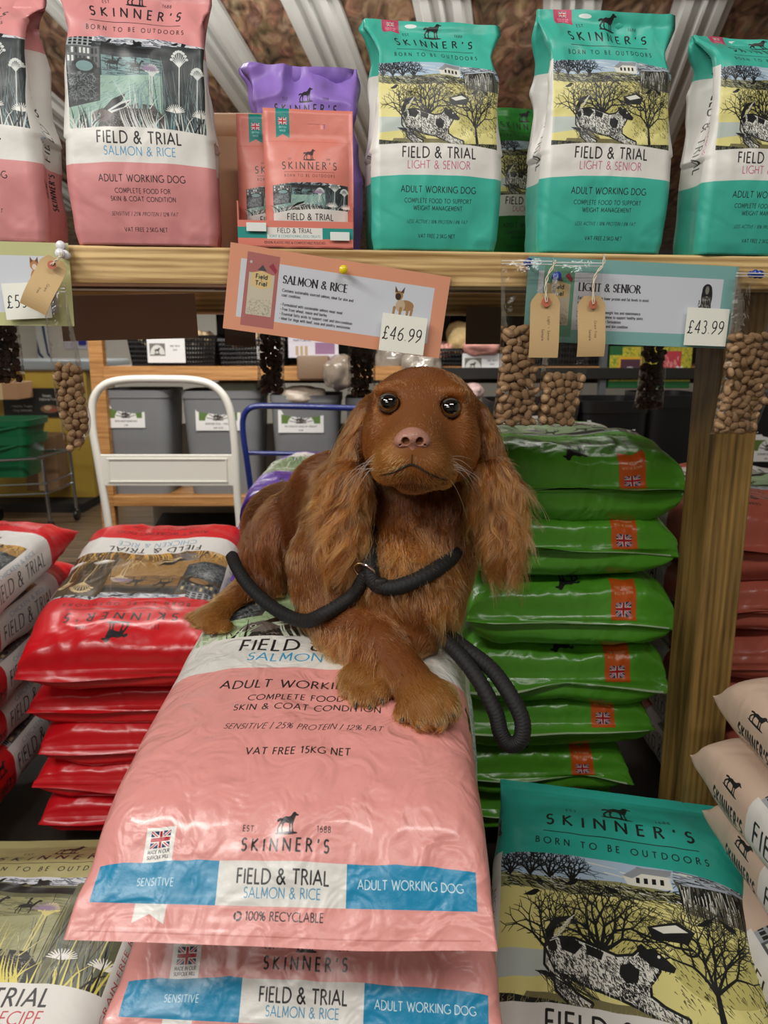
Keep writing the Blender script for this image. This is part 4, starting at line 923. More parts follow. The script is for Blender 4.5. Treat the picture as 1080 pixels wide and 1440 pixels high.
# ================================================================ THE TIMBER SHELF
TH = R(7.8); SO = Vector((0, 1.098, 1.2735)); SRZ = 1.2735
def shelf_pt(px, py, off=0.0):
    """point where the sight line meets the plane parallel to the shelf front, off metres behind it -> (x', z) in shelf coordinates"""
    r = F_ + Vector((1, 0, 0)) * ((px - 540) / FPX) + U_ * ((720 - py) / FPX)
    n = Vector((-math.sin(TH), math.cos(TH), 0)); t = (SO.dot(n) + off) / r.dot(n)
    p = Vector((0, 0, CAM_H)) + r * t; d = p - SO
    return d.dot(Vector((math.cos(TH), math.sin(TH), 0))), p.z
def sw(x, off, z): return SO + Vector((math.cos(TH), math.sin(TH), 0)) * x + Vector((-math.sin(TH), math.cos(TH), 0)) * off + Vector((0, 0, z - SRZ))
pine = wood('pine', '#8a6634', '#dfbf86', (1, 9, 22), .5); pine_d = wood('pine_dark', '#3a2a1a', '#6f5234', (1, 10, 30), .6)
posts_m = wood('post', '#453113', '#96763f', (16, 16, 1.0), .5, 1)
sh = empty('timber_shelf', (SO.x, SO.y, 0), (0, 0, TH)); tag(sh, 'pine timber shelf on posts carrying the small food bags', 'shelf')
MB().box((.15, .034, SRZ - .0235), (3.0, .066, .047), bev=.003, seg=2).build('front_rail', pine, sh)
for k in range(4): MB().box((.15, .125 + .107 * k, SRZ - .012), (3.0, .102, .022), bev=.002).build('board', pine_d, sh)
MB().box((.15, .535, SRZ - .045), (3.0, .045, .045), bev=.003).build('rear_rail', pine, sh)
for x in (-1.0,): MB().box((x, .3, SRZ - .04), (.045, .42, .034), bev=.002).build('bearer', pine_d, sh)
# posts
def post(x, off, h=SRZ - .047): return MB().box((x, off, h / 2), (.072, .085, h), bev=.004, seg=2).build('post', posts_m, sh)
xs_, _ = shelf_pt(1012, 700, .10); PX = xs_
post(PX, .112); post(-1.28, .112); post(1.42, .50, SRZ - .07); post(-1.28, .50, SRZ - .07)

# ---------------------------------------------------------------- small bags on the shelf
def put_bag(key, px, W, seed, label, group, off=.0, rot=0.0, matp=None, z=SRZ + .001, **kw):
    x, _ = shelf_pt(px, 345, off); me = small_bag('food_bag', key, W, seed=seed, **kw)
    p = sw(x, off, z); o = link('food_bag', me, printed(key, **(matp or dict(rough=.42, crinkle=.3, cscale=10))), None, p, (0, 0, TH + rot)); tag(o, label, 'bag', group); return o
put_bag('pink_small', -34, .187, 11, 'small pink dog food bag at the left end of the shelf, cut off', 'small pink bags on the shelf', off=.0, rot=R(-5), D=.085, droop=.5)
put_bag('pink_small', 208, .188, 4, 'small pink dog food bag with hare picture, left of the treat pouches', 'small pink bags on the shelf', off=.0, D=.078, amp=.0036)
put_bag('teal_small', 613, .182, 21, 'small teal dog food bag directly right of the treat pouches', 'small teal bags on the shelf', off=.004, D=.08, droop=.2, lean=.02)
put_bag('teal_small', 846, .190, 33, 'small teal dog food bag in the middle of the three teal bags', 'small teal bags on the shelf', off=.002, D=.08, rot=R(-1))
put_bag('teal_small', 1064, .190, 47, 'small teal dog food bag at the right end of the shelf, partly cut off', 'small teal bags on the shelf', off=.0, D=.08, droop=.6, rot=R(2))
pb = put_bag('purple_small', 434, .165, 9, 'crumpled purple food bag standing behind the coral treat pouches', None, off=.17, H=1.72, D=.06, fill=.6, amp=.0065, top_wave=.03)
gb = put_bag('green_small', 738, .15, 15, 'dark green food bag seen between two teal bags', None, off=.19, H=1.62, D=.06)
put_bag('pink_small', -30, .19, 61, 'pink food bag behind the cut-off pink bag at the far left', None, off=.15, H=1.9, D=.07)
# tan paper roll seen between the pink bag and the pouches
x, _ = shelf_pt(352, 345, .16); o = empty('tan_bag', sw(x, .16, SRZ + .001), (0, 0, TH)); tag(o, 'tan rolled-top paper bag behind the pink bag and the treat pouches', 'bag')
MB().box((0, .0, .085), (.10, .06, .17), bev=.012, seg=2).build('body', plain('#b58a6a', .6, bump=.3), o, smooth=True)
mb = MB(); mb.tube([(-.055, -.005, .180), (.06, -.005, .184)], .022, 16); mb.build('rolled_top', plain('#cfa27e', .55, bump=.2), o, smooth=True)

# ---------------------------------------------------------------- counter carton with two rows of treat pouches
x0, _ = shelf_pt(335, 345, .0); x1, _ = shelf_pt(497, 345, .0); xc = (x0 + x1) / 2; cw = x1 - x0
bx_ = empty('treat_carton', sw(xc, .002, SRZ + .001), (0, 0, TH)); tag(bx_, 'open coral and teal counter carton holding treat pouches', 'carton')
flat_print('front_panel', 'carton', cw, .034, None, bx_, (0, 0, .017), thick=.0015)
cm = plain('#c46a5a', .55)
MB().box((0, .075, .001), (cw, .15, .002)).build('base', cm, bx_)
for s in (-1, 1): MB().prism([(0, 0), (0, .034), (0, .034), (0, 0)], 0, 0).bm.free() if False else MB().box((s * (cw / 2 - .001), .075, .03), (.002, .148, .056)).build('side_panel', cm, bx_)
MB().box((0, .149, .05), (cw, .002, .1)).build('back_panel', cm, bx_)
def pouch_mesh():
    w, h = .119, .165; nx, nz = 16, 28; xs = np.linspace(-w / 2, w / 2, nx + 1); zs = np.linspace(0, h, nz + 1); X, Z = np.meshgrid(xs, zs); t = Z / h
    bulge = .014 * np.clip(1 - (2 * X / w) ** 4, 0, 1) * np.clip(np.sin(np.pi * np.clip(t / .78, 0, 1)), 0, 1) ** .6 * (t < .78)
    Xc = X * (1 - 0 * t); f = np.stack([Xc, -bulge - .0006, Z], -1).reshape(-1, 3); b = np.stack([Xc, bulge + .0006, Z], -1).reshape(-1, 3); V = np.vstack([f, b]); n = len(f); W1 = nx + 1; F, UV = [], []
    for j in range(nz):
        for i in range(nx):
            if j in (24,) and 8 <= i <= 10: continue          # hang slot
            a = j * W1 + i; F.append((a, a + 1, a + 1 + W1, a + W1)); UV += [(i / nx, j / nz), ((i + 1) / nx, j / nz), ((i + 1) / nx, (j + 1) / nz), (i / nx, (j + 1) / nz)]
            F.append((n + a, n + a + W1, n + a + 1 + W1, n + a + 1)); UV += [(.02, .5)] * 4
    for i in range(nx):
        a = nz * W1 + i; F.append((a, a + 1, a + 1 + n, a + n)); UV += [(.02, .5)] * 4; F.append((i, i + n, i + 1 + n, i + 1)); UV += [(.02, .5)] * 4
    for j in range(nz):
        for a in (j * W1, j * W1 + nx): F.append((a, a + W1, a + W1 + n, a + n)); UV += [(.02, .5)] * 4
    V[:, 1] += .0015 * vnoise(V * 40, 3); return npmesh('treat_pouch', V, F, UV)
pm = pouch_mesh(); pmat = printed('pouch', .4, .2, 12, .08)
xa, _ = shelf_pt(437, 345, .02); xb, _ = shelf_pt(399, 345, .05)
for i, (xx, off, lab) in enumerate(((xa, .022, 'coral treat pouch in front of the carton, fully visible'), (xb, .054, 'coral treat pouch just behind and left of the front pouch'))):
    o = link('treat_pouch', pm, pmat, None, sw(xx, off, SRZ + .014), (R(-2), 0, TH)); tag(o, lab, 'pouch', 'treat pouches in the carton')
for x_ in (361, 478):
    xq, _ = shelf_pt(x_, 333, -.001); o = MB().box((0, 0, 0), (.026, .0006, .011), bev=.0003).build('price_sticker', plain('#d8dcd8', .5), None, sw(xq, -.0015, SRZ + (.026 if x_ == 361 else .016)), (0, 0, TH))
    tag(o, 'small white price sticker on the left of the carton front' if x_ == 361 else 'small white price sticker on the right of the carton front', 'sticker')

# ---------------------------------------------------------------- cards pinned to the rail
clear = film('clear_sleeve', (.98, .98, .98), .22, .15, 12)
def hang_card(key, cx, cy, wpx, rot, label, price_key=None, ppos=None, off=-.006, lean=0.0, W=None, seed=1, pr_rot=0.0):
    x, z = shelf_pt(cx, cy, off); w = W; h = w / 2.7
    o = empty('price_card', sw(x, off, z), (lean, 0, TH)); tag(o, label, 'card')
    bend = lambda X, Z: .003 * np.sin(X * 9 + seed) + .002 * np.cos(Z * 20)
    a = flat_print('printed_sheet', key, w, h, printed(key, .45, 0, 1, 0), o, None, (0, rot, 0), bend)
    m = film('clear_sleeve', (.98, .98, .98), .22, .15, 12); V = flat_print('clear_sleeve', key, w + .014, h + .012, m, o, (0, -.0012, -.002), (0, rot, 0), bend, thick=.0034, nx=24, ny=10)
    return o
hang_card('card_salmon', 476, 425, 300, R(7.8), 'peach bordered salmon and rice price card with a small bulldog picture, tilted on the rail', W=.300)
hang_card('card_light', 889, 427, 0, R(2.0), 'teal bordered light and senior price card with a black spaniel picture', W=.312, off=-.008, seed=3)
hang_card('card_olive', -62, 398, 0, R(.5), 'olive bordered price card with a small fox-like dog picture, cut off at the left edge', W=.280, seed=5)
def price_tag(key, cx, cy, w, rot, label, off=-.014):
    x, z = shelf_pt(cx, cy, off); o = flat_print('price_label', key, w, w * .8, printed(key, .5, 0, 1, 0), None, sw(x, off, z), (0, rot, TH), lambda X, Z: .001 * np.sin(X * 40)); tag(o, label, 'price label'); return o
price_tag('price_b', 567, 470, .063, R(7), 'white label handwritten 46.99 on the peach card')
price_tag('price_c', 994, 460, .066, R(2), 'white label handwritten 43.99 on the teal card', off=-.016)
price_tag('price_a', 38, 423, .056, R(-3), 'white label handwritten 55 on the olive card at the left')
# the backs of two cards hung on the far rail
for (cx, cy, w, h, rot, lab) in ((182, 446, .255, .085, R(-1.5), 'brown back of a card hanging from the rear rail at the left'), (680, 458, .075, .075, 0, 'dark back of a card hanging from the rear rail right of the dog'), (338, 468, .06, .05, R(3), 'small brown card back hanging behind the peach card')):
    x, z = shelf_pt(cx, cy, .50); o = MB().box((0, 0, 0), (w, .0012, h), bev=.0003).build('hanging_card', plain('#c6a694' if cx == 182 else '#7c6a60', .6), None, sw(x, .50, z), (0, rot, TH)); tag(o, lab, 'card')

# ---------------------------------------------------------------- pins
def pin(px, py, col, label, off=-.002, r=.0055):
    x, z = shelf_pt(px, py, off - .012); o = empty('push_pin', sw(x, off, z), (R(90), 0, TH)); tag(o, label, 'pin', 'push pins in the rail')
    MB().lathe([(r * .55, .0), (r * .85, .001), (r * .55, .003), (r * .5, .008), (r, .010), (r * 1.05, .0125), (r * .7, .0145), (.0005, .015)], n=16).build('head', plain(col, .25, coat=.4), o, smooth=True)
    MB().lathe([(.0006, -.006), (.0006, .001)], n=6).build('needle', plain('#b0b0b0', .3, 1), o)
pin(483, 379, '#e0c81e', 'yellow push pin at the top of the peach card', -.008)
pin(744, 369, '#1c3fa8', 'blue push pin holding the leftmost of the front sample bags', -.008); pin(784, 388, '#1c3fa8', 'blue push pin beside the string of the left paper tag', -.010)
pin(1062, 385, '#1c3fa8', 'left one of the two blue push pins at the right end', -.012); pin(1069, 386, '#1c3fa8', 'right one of the two blue push pins at the right end', -.012)
pin(84, 356, '#dcdce0', 'white push pin above the left paper tag, lower one', -.012); pin(85, 345, '#dcdce0', 'white push pin at the corner of the olive card', -.004); pin(91, 358, '#dcdce0', 'white push pin half hidden behind another white pin', -.006)

# ---------------------------------------------------------------- sample bags of kibble
kb_m = plain('#a3825f', .75, bump=.8, bscale=300, var=.25); kd_m = plain('#4e3626', .7, bump=.8, bscale=300, var=.3)
def kibble_me(kind, seed):
    bm = bmesh.new(); bmesh.ops.create_icosphere(bm, subdivisions=2, radius=1.0)
    rx, ry, rz = ((.0088, .0056, .0054) if kind == 'long' else (.0068, .0062, .0066))
    for v in bm.verts:
        c = v.co; n = vnoise(np.array([[c.x * 1.7, c.y * 1.7, c.z * 1.7]]), seed)[0]
        v.co = Vector((c.x * rx, c.y * ry, c.z * rz)) * (1 + .13 * n)
    me = bpy.data.meshes.new('kibble'); bm.to_mesh(me); bm.free(); me.polygons.foreach_set('use_smooth', [True] * len(me.polygons)); return me
KM = {'long': [kibble_me('long', s) for s in (1, 2, 3)], 'round': [kibble_me('round', s) for s in (5, 6)]}
for k in KM:
    for m in KM[k]: m.materials.append(kb_m)
def sample_bag(pts, fillv, kind, label, klabel, off, seed, dark=False, kfac=1.0, thick=.0135, tint=(.95, .94, .93)):
    """pts: outline [(left px, right px, y px)...] from the mouth down"""
    rows = []
    for (l, r, y) in pts:
        a = shelf_pt(l, y, off); b = shelf_pt(r, y, off); rows.append((a[0], b[0], (a[1] + b[1]) / 2))
    A = crom(rows, 30); x0 = A[0, 0] * .5 + A[0, 1] * .5; z0 = A[0, 2]
    root = empty('sample_bag', sw(x0, off, z0), (0, 0, TH)); tag(root, label, 'bag', 'clear sample bags hung from the shelf')
    nx = 12; V = []; 
    for s in (-1, 1):
        for i, (a, b, z) in enumerate(A):
            t = i / 29; th = thick * (1 - math.exp(-max(t - .05, 0) * 6)) * (1 if t < .9 else max(0, (1 - t) / .1))
            for k in range(nx + 1):
                u = k / nx; V.append((a + (b - a) * u - x0, s * (th * math.sin(math.pi * u) ** .6 + .0004), z - z0))
    V = np.array(V); V[:, 1] += .0012 * vnoise(V * [60, 1, 40], seed); n = 30 * (nx + 1); F = []
    for s in (0, 1):
        for j in range(29):
            for i in range(nx):
                a = s * n + j * (nx + 1) + i; F.append((a, a + 1, a + nx + 2, a + nx + 1) if s else (a, a + nx + 1, a + nx + 2, a + 1))
    fm = film('pouch_film', tint, .55); link('film', npmesh('film', V, F), fm, root)
    i0 = 2; a, b, z = A[i0]; mb = MB()
    for dz in (0, -.004): mb.tube([(A[i0, 0] - x0 + .001, -.0012, z - z0 + dz), (A[i0, 1] - x0 - .001, -.0012, z - z0 + dz)], .0007, 6)
    mb.build('zip_seal', plain('#dcdcda', .3), root)
    # kibble
    rng = np.random.default_rng(seed); got = []; ks = (.0070 if kind == 'long' else .0068) * kfac
    zt, zb = A[0, 2] + (A[-1, 2] - A[0, 2]) * fillv, A[-1, 2] + .004
    tries = 0
    layers = (-1, 1) if not dark else (-1, 0, 1)
    for ly in layers:
        for _ in range(1400):
            z = rng.uniform(zb, zt); a = np.interp(-z, -A[:, 2], A[:, 0]) + ks * 1.15; b = np.interp(-z, -A[:, 2], A[:, 1]) - ks * 1.15
            if b <= a: continue
            x = rng.uniform(a, b); y = ly * ks * .5 + rng.normal(0, .0006)
            if all((x - g[0]) ** 2 + (z - g[2]) ** 2 + 1.6 * (y - g[1]) ** 2 > (ks * 1.36) ** 2 for g in got): got.append((x, y, z))
    if dark:
        bm = bmesh.new(); src = KM['round'][0]
        for g in got:
            r = bmesh.ops.create_icosphere(bm, subdivisions=1, radius=.0062 * kfac); q = Euler(rng.uniform(0, 6, 3)).to_matrix().to_4x4()
            bmesh.ops.transform(bm, matrix=Matrix.Translation((g[0] - x0, g[1], g[2] - z0)) @ q @ Matrix.Diagonal((1.15, .9, 1, 1)), verts=r['verts'])
        me = bpy.data.meshes.new('dark_kibble'); bm.to_mesh(me); bm.free(); me.polygons.foreach_set('use_smooth', [True] * len(me.polygons))
        o = link('kibble', me, kd_m, None, sw(x0, off, z0), (0, 0, TH)); tag(o, klabel, 'kibble', kind='stuff')
    else:
        for g in got:
            o = link('kibble', KM[kind][rng.integers(len(KM[kind]))], None, None, sw(g[0], off + g[1], g[2]), (rng.normal(0, .3), rng.normal(0, .7) if kind == 'long' else rng.uniform(0, 6), TH + rng.normal(0, .35)))
            o.scale = [float(kfac * rng.uniform(.85, 1.12))] * 3; tag(o, klabel, 'kibble', klabel)
    return root
sample_bag([(704, 778, 358), (704, 776, 382), (705, 770, 420), (704, 764, 470), (700, 758, 530), (692, 755, 590), (690, 752, 598)], .42, 'long', 'clear sample bag with long light kibble left of the paper tags', 'light brown oval kibble piece in the clear bag left of the paper tags', -.026, 3)
sample_bag([(780, 850, 362), (778, 848, 384), (772, 842, 430), (766, 834, 480), (760, 824, 530), (756, 812, 585), (757, 810, 597)], .70, 'round', 'clear sample bag with round dark tan kibble behind the two paper tags', 'round tan kibble piece in the clear bag behind the paper tags', -.022, 5)
sample_bag([(1035, 1100, 375), (1032, 1098, 400), (1028, 1094, 440), (1022, 1090, 490), (1014, 1086, 540), (1002, 1066, 598), (998, 1068, 610)], .40, 'long', 'clear sample bag with long light kibble in front of the post', 'light brown oval kibble piece in the clear bag in front of the post', -.026, 8)
sample_bag([(58, 92, 396), (60, 94, 420), (64, 100, 450), (70, 112, 500), (78, 122, 560), (86, 128, 600), (92, 112, 634)], .48, 'round', 'twisted clear sample bag with round kibble hanging at the left', 'round tan kibble piece in the twisted clear bag at the left', -.030, 12, kfac=.85)
sample_bag([(-20, 24, 420), (-20, 24, 440), (-18, 28, 470), (-18, 32, 500), (-16, 36, 538)], .1, 'round', 'sample bag of dark kibble hanging under the olive card', 'dark brown kibble filling the bag under the olive card', .10, 14, True)
sample_bag([(362, 398, 420), (362, 398, 450), (362, 400, 490), (362, 400, 530), (361, 403, 553)], .1, 'round', 'sample bag of dark kibble hanging behind the left half of the peach card', 'dark brown kibble filling the bag behind the left half of the peach card', .47, 15, True, 1.25, thick=.016)
sample_bag([(489, 527, 420), (489, 527, 450), (489, 528, 490), (490, 528, 530), (488, 528, 556)], .1, 'round', 'sample bag of dark kibble hanging above the head of the dog', 'dark brown kibble filling the bag above the head of the dog', .47, 16, True, 1.25, thick=.016)
sample_bag([(903, 938, 440), (902, 938, 470), (900, 937, 510), (895, 934, 550), (889, 932, 576)], .1, 'round', 'sample bag of dark kibble hanging under the teal card', 'dark brown kibble filling the bag under the teal card', .47, 17, True, 1.25, thick=.016)

# ---------------------------------------------------------------- paper tags on string
def paper_tag(key, cx, cy, w, rot, label, off, spts, bendk=0.0):
    x, z = shelf_pt(cx, cy, off); h = w * 2.05; root = empty('paper_tag', sw(x, off, z), (0, 0, TH)); tag(root, label, 'tag', 'manila tags pinned to the shelf')
    nx, nz = 10, 20; xs = np.linspace(-w / 2, w / 2, nx + 1); zs = np.linspace(-h / 2, h / 2, nz + 1); V = []; c, s = math.cos(rot), math.sin(rot)
    for y in (0, .0006):
        for zz in zs:
            k = max(0, (zz - (h / 2 - w * .26)) / (w * .26))
            for xx in xs:
                X = xx * (1 - .42 * k); V.append((X * c + zz * s, y + bendk * (zz / h) ** 2 + bendk * .5 * math.sin(zz / h * 5), -X * s + zz * c))
    F, UV = [], []; n = (nx + 1) * (nz + 1)
    for l in (0, 1):
        for j in range(nz):
            for i in range(nx):
                a = l * n + j * (nx + 1) + i; F.append((a, a + 1, a + nx + 2, a + nx + 1) if l == 0 else (a, a + nx + 1, a + nx + 2, a + 1))
                cc = [(0, 0), (1, 0), (1, 1), (0, 1)] if l == 0 else [(0, 0), (0, 1), (1, 1), (1, 0)]; UV += [((i + p) / nx, (j + q) / nz) for p, q in cc]
    link('card', npmesh('card', np.array(V), F, UV, False), printed(key, .7, 0, 1, .1), root)
    zz = h / 2 - w * .28; C = Vector((zz * s, -.0008, zz * c)); mb = MB(); mb.lathe([(w * .07, 0), (w * .15, 0), (w * .155, .0006), (w * .07, .0007)], C, 24, Matrix.Rotation(R(90), 4, 'X'))
    mb.build('eyelet_ring', plain('#b5654c', .6), root)
    P = [C + Vector((0, -.002, 0))]
    for (px, py) in spts:
        q = shelf_pt(px, py, off - .003); P.append(Vector((q[0] - x, -.004, q[1] - z)))
    pts = [Vector(p) for p in crom([tuple(p) for p in P], 26)]
    for sg in (-1, 1): MB().tube([p + Vector((sg * (.0009 + .0006 * math.sin(i * 1.3)), .0005 * sg * math.cos(i), 0)) for i, p in enumerate(pts)], .0008, 6).build('string', plain('#d9cdb8', .8, bump=.5, bscale=900), root, smooth=True)
paper_tag('tag_a', 766, 458, .042, R(.5), 'brown paper tag handwritten Light and Senior, left one of the pair', -.040, [(767, 405), (770, 388), (779, 372), (780, 366)], .003)
paper_tag('tag_b', 832, 459, .040, R(-.5), 'brown paper tag handwritten Grain Free, right one of the pair', -.040, [(834, 402), (838, 385), (848, 372), (849, 358)], .006)
paper_tag('tag_c', 62, 399, .034, R(27), 'curled manila tag at the left on the olive card', -.036, [(84, 362), (86, 356)], .010)
# ================================================================ THE STACKED SACKS
BAGS = 'sacks of dog food stacked in the bay'
def sack(me, mat, loc, rot, label, group): o = link('food_sack', me, mat, None, loc, rot); tag(o, label, 'sack', group); return o
# ---- pink stack under the dog
SL = 7.0; NP = 3
topP = [(-.118, -.088), (-.105, -.077), (-.088, -.062), (-.055, -.028), (-.022, -.004), (.03, .009), (.12, .013), (.28, .012), (.42, .008), (.55, -.006), (.63, -.032), (.665, -.052), (.69, -.054)]
botP = [(-.118, -.0895), (-.104, -.080), (-.084, -.074), (-.045, -.102), (.0, -.118), (.05, -.122), (.12, -.123), (.28, -.123), (.42, -.122), (.55, -.115), (.63, -.085), (.665, -.055), (.69, -.0555)]
pk = printed('pink_large', .36, .42, 20, .16, coat=.3)
lab = ['pink salmon and rice sack on top of its stack, the dog lying on it', 'pink sack directly under the one the dog lies on', 'pink sack third from the top of the pink stack', 'pink sack fourth from the top', 'pink sack at the bottom of the pink stack']
me, PK = big_bag('food_sack', 'pink_large', .424, topP, botP, 3, H=2.06, foot=.38, amp=.0034, NV=170, fold=.004)
PINK_LOC = Vector((-.099, .744, .680)); PINK_ROT = R(SL)
botP = [(a, b * (1.0 if b > -.09 else 1.16)) for a, b in botP]
sack(me, pk, PINK_LOC, (PINK_ROT, 0, R(-2.0)), lab[0], 'pink sacks in the front stack')
for i in range(1, 5):
    m2, _ = big_bag('food_sack', 'pink_large', .424, topP, botP, 3 + i * 7, H=2.06, foot=.38, amp=.0034 if i > 1 else .0040, NV=120, fold=.007)
    sack(m2, pk, PINK_LOC + Vector((.018 if i % 2 else -.004, .004, -.146 * i)), (PINK_ROT * (1 - .12 * i), 0, R(-3.2 if i % 2 else -1)), lab[i], 'pink sacks in the front stack')

def side_stack(key, items, W, T, L, mat, seed, H, flip, group, labelf, fin=.0, NV=90, amp=.0075, yaw=0.0, pitch=0.0, foldv=.012, wv=None):
    """items: list of (x, y, zfin, thickness, yaw, pitch)"""
    for i, (x, y, z, t, yw, pt) in enumerate(items):
        f = t * .56
        top = [(-.052, -f), (-.045, -f + .008), (-.038, -f + .022), (-.030, -.016), (.006, .004), (.07, .012), (.30, .012), (L - .14, .006), (L - .05, -.022), (L, -t * .5)]
        bot = [(-.052, -f - .0015), (-.043, -f + .002), (-.034, -f - .004), (-.036, -t * .82), (-.004, -t * 1.0), (.07, -t * 1.04), (.30, -t * 1.04), (L - .14, -t), (L - .05, -t * .8), (L, -t * .5 - .0015)]
        me, _ = big_bag('food_sack', key, W * (1 + .02 * math.sin(i * 2.3)), top, bot, seed + i * 5, H=H, flip=flip, amp=amp, NV=NV, fold=foldv)
        sack(me, mat, (x, y, z + f), (R(pitch + pt), 0, R(yaw + yw)), labelf(i), group)
def pos(px, py, y): return at_y(px, py, y)
ORD = ['top', 'second', 'third', 'fourth', 'fifth', 'sixth', 'seventh', 'eighth', 'ninth', 'tenth']
# ---- green stack behind right
GY = 1.44; gi = []
for (cx, py, t, yw) in ((814, 695, .145, 0), (802, 781, .118, 1.0), (804, 880, .128, -1.5), (796, 967, .125, .6), (779, 1030, .115, -.6), (754, 1100, .115, 1.0)):
    yb_ = max(0, len(gi) - 2) * .022; p = pos(cx, py, GY - .02 + yb_); gi.append((p.x, GY + .035 + yb_, p.z, t, yw, 0))
zz = gi[-1][2]
while zz > .14: zz -= .108; gi.append((.31, GY + .13, zz, .112, 0, 0))
side_stack('green_large', gi, .42, .11, .66, printed('green_large', .30, .7, 9, .2, coat=.2), 31, 2.03, True, 'green sacks in the stack by the post', foldv=.022, labelf=lambda i: 'green sack by the post, %s from the top of the green stack' % ORD[i] if i else 'green sack on top of the green stack by the post, highest of all')
# ---- terracotta stack right of the post
ti = []
for (px, py, t) in ((1110, 770, .14), (1110, 852, .10), (1108, 925, .10), (1106, 985, .09)):
    p = pos(px, py, 1.50); ti.append((p.x, 1.50, p.z, t, 0, 0))
zz = ti[-1][2]
while zz > .14: zz -= .105; ti.append((.93, 1.50, zz, .10, 0, 0))
side_stack('terra_large', ti, .42, .1, .66, printed('terra_large', .3, .5, 8, .15, coat=.2), 61, 2.03, True, 'terracotta sacks right of the post', lambda i: 'terracotta sack right of the post, %s from the top' % ORD[i] if i else 'terracotta sack topmost right of the post')
# ---- purple stack behind the dog
pi_ = []
for (px, py, t) in ((462, 742, .16), (452, 812, .11)):
    p = pos(px, py, 1.66); pi_.append((p.x, 1.70, p.z, t, 0, 0))
zz = pi_[-1][2]
while zz > .15: zz -= .11; pi_.append((-.14, 1.70, zz, .108, 0, 0))
side_stack('purple_large', pi_, .40, .1, .62, printed('purple_large', .28, .5, 8, .15, coat=.2), 81, 2.03, True, 'purple sacks behind the dog', lambda i: 'purple sack behind the dog, %s from the top' % ORD[i] if i else 'purple sack on top of the stack behind the dog')
# ---- red stack, middle left
rd = printed('red_large', .32, .4, 8, .12, coat=.12)
ri = []; p = pos(158, 956, 1.50); ri.append((p.x, 1.545, p.z + .01, .13, 3.5, 11))
zz = p.z - .015
for k, t in enumerate((.095, .095, .09, .09)):
    zz -= t; ri.append((p.x + (-.012, .0, -.02, -.01)[k], 1.62, zz, t * 1.05, (2, 3, 1, 2)[k], (6, 3, 1, 0)[k]))
side_stack('red_large', ri, .42, .1, .66, rd, 101, 2.03, True, 'red sacks in the middle left stack', lambda i: 'red sack, %s from the top of the stack beside the pink one' % ORD[i] if i else 'red sack with upside-down lettering on top of the stack beside the pink one')
r2 = []; zz = .585
for k in range(5): r2.append((-1.035 + (.0, -.04, -.03, -.05, -.04)[k], 1.41 + (.10 if k else 0), zz - k * .108, .115, 2, 4 if k == 0 else 1))
side_stack('red_large', r2, .42, .1, .66, rd, 131, 2.03, True, 'red sacks at the left edge', lambda i: 'red sack at the left edge, %s from the top' % ORD[i] if i else 'red sack at the left edge, topmost, its side lettering showing')
# ---- olive sacks, lower left
topL = [(-.10, -.07), (-.075, -.055), (-.03, -.01), (.02, .006), (.12, .012), (.35, .012), (.52, .0), (.60, -.03), (.64, -.05), (.665, -.052)]
botL = [(-.10, -.0715), (-.073, -.065), (-.04, -.095), (.02, -.108), (.12, -.11), (.35, -.11), (.52, -.105), (.60, -.085), (.64, -.055), (.665, -.0535)]
oy = .72
mo, _ = big_bag('food_sack', 'olive_large', .42, topL, botL, 151, H=1.88, amp=.003, NV=120, fold=.003)
om = printed('olive_large', .42, .3, 8, .1)
sack(mo, om, (-.635, .775, .115), (R(5), 0, R(1)), 'olive grain-free sack lying at the lower left', 'olive sacks at the lower left')
# ---- large teal sack, lower right
topT = [(a * .90, b) for a, b in topL]; botT = [(a * .90, b) for a, b in botL]
mt, _ = big_bag('food_sack', 'teal_large', .41, topT, botT, 171, foot=0, H=1.68, amp=.004, NV=150, fold=.003)
tm = printed('teal_large', .36, .35, 8, .1)
sack(mt, tm, (.296, .700, .196), (R(19), R(1), R(-12)), 'large teal light and senior sack lying at the lower right', 'large teal sacks at the lower right')
# ---- cream stack, far right
cr_m = printed('cream_large', .45, .35, 8, .1)
topC = topL[:6] + [(.54, .010), (.625, .002), (.652, -.03), (.664, -.052)]; botC = [(a, b * .93) for a, b in botL[:6]] + [(.54, -.102), (.625, -.098), (.652, -.08), (.664, -.0535)]
for i in range(5):
    mc, _ = big_bag('food_sack', 'cream_large', .40, topC, botC, 191 + i * 3, H=1.88, amp=.004, NV=90)
    sack(mc, cr_m, (.728 + (.0, -.018, .0, -.01, 0)[i], .50, .625 - i * .105), (R(1.0), 0, R(-1 + i % 2)), 'cream grain-free sack at the right edge, %s from the top' % ORD[i] if i else 'cream grain-free sack on top of the stack at the right edge', 'cream sacks at the right edge')
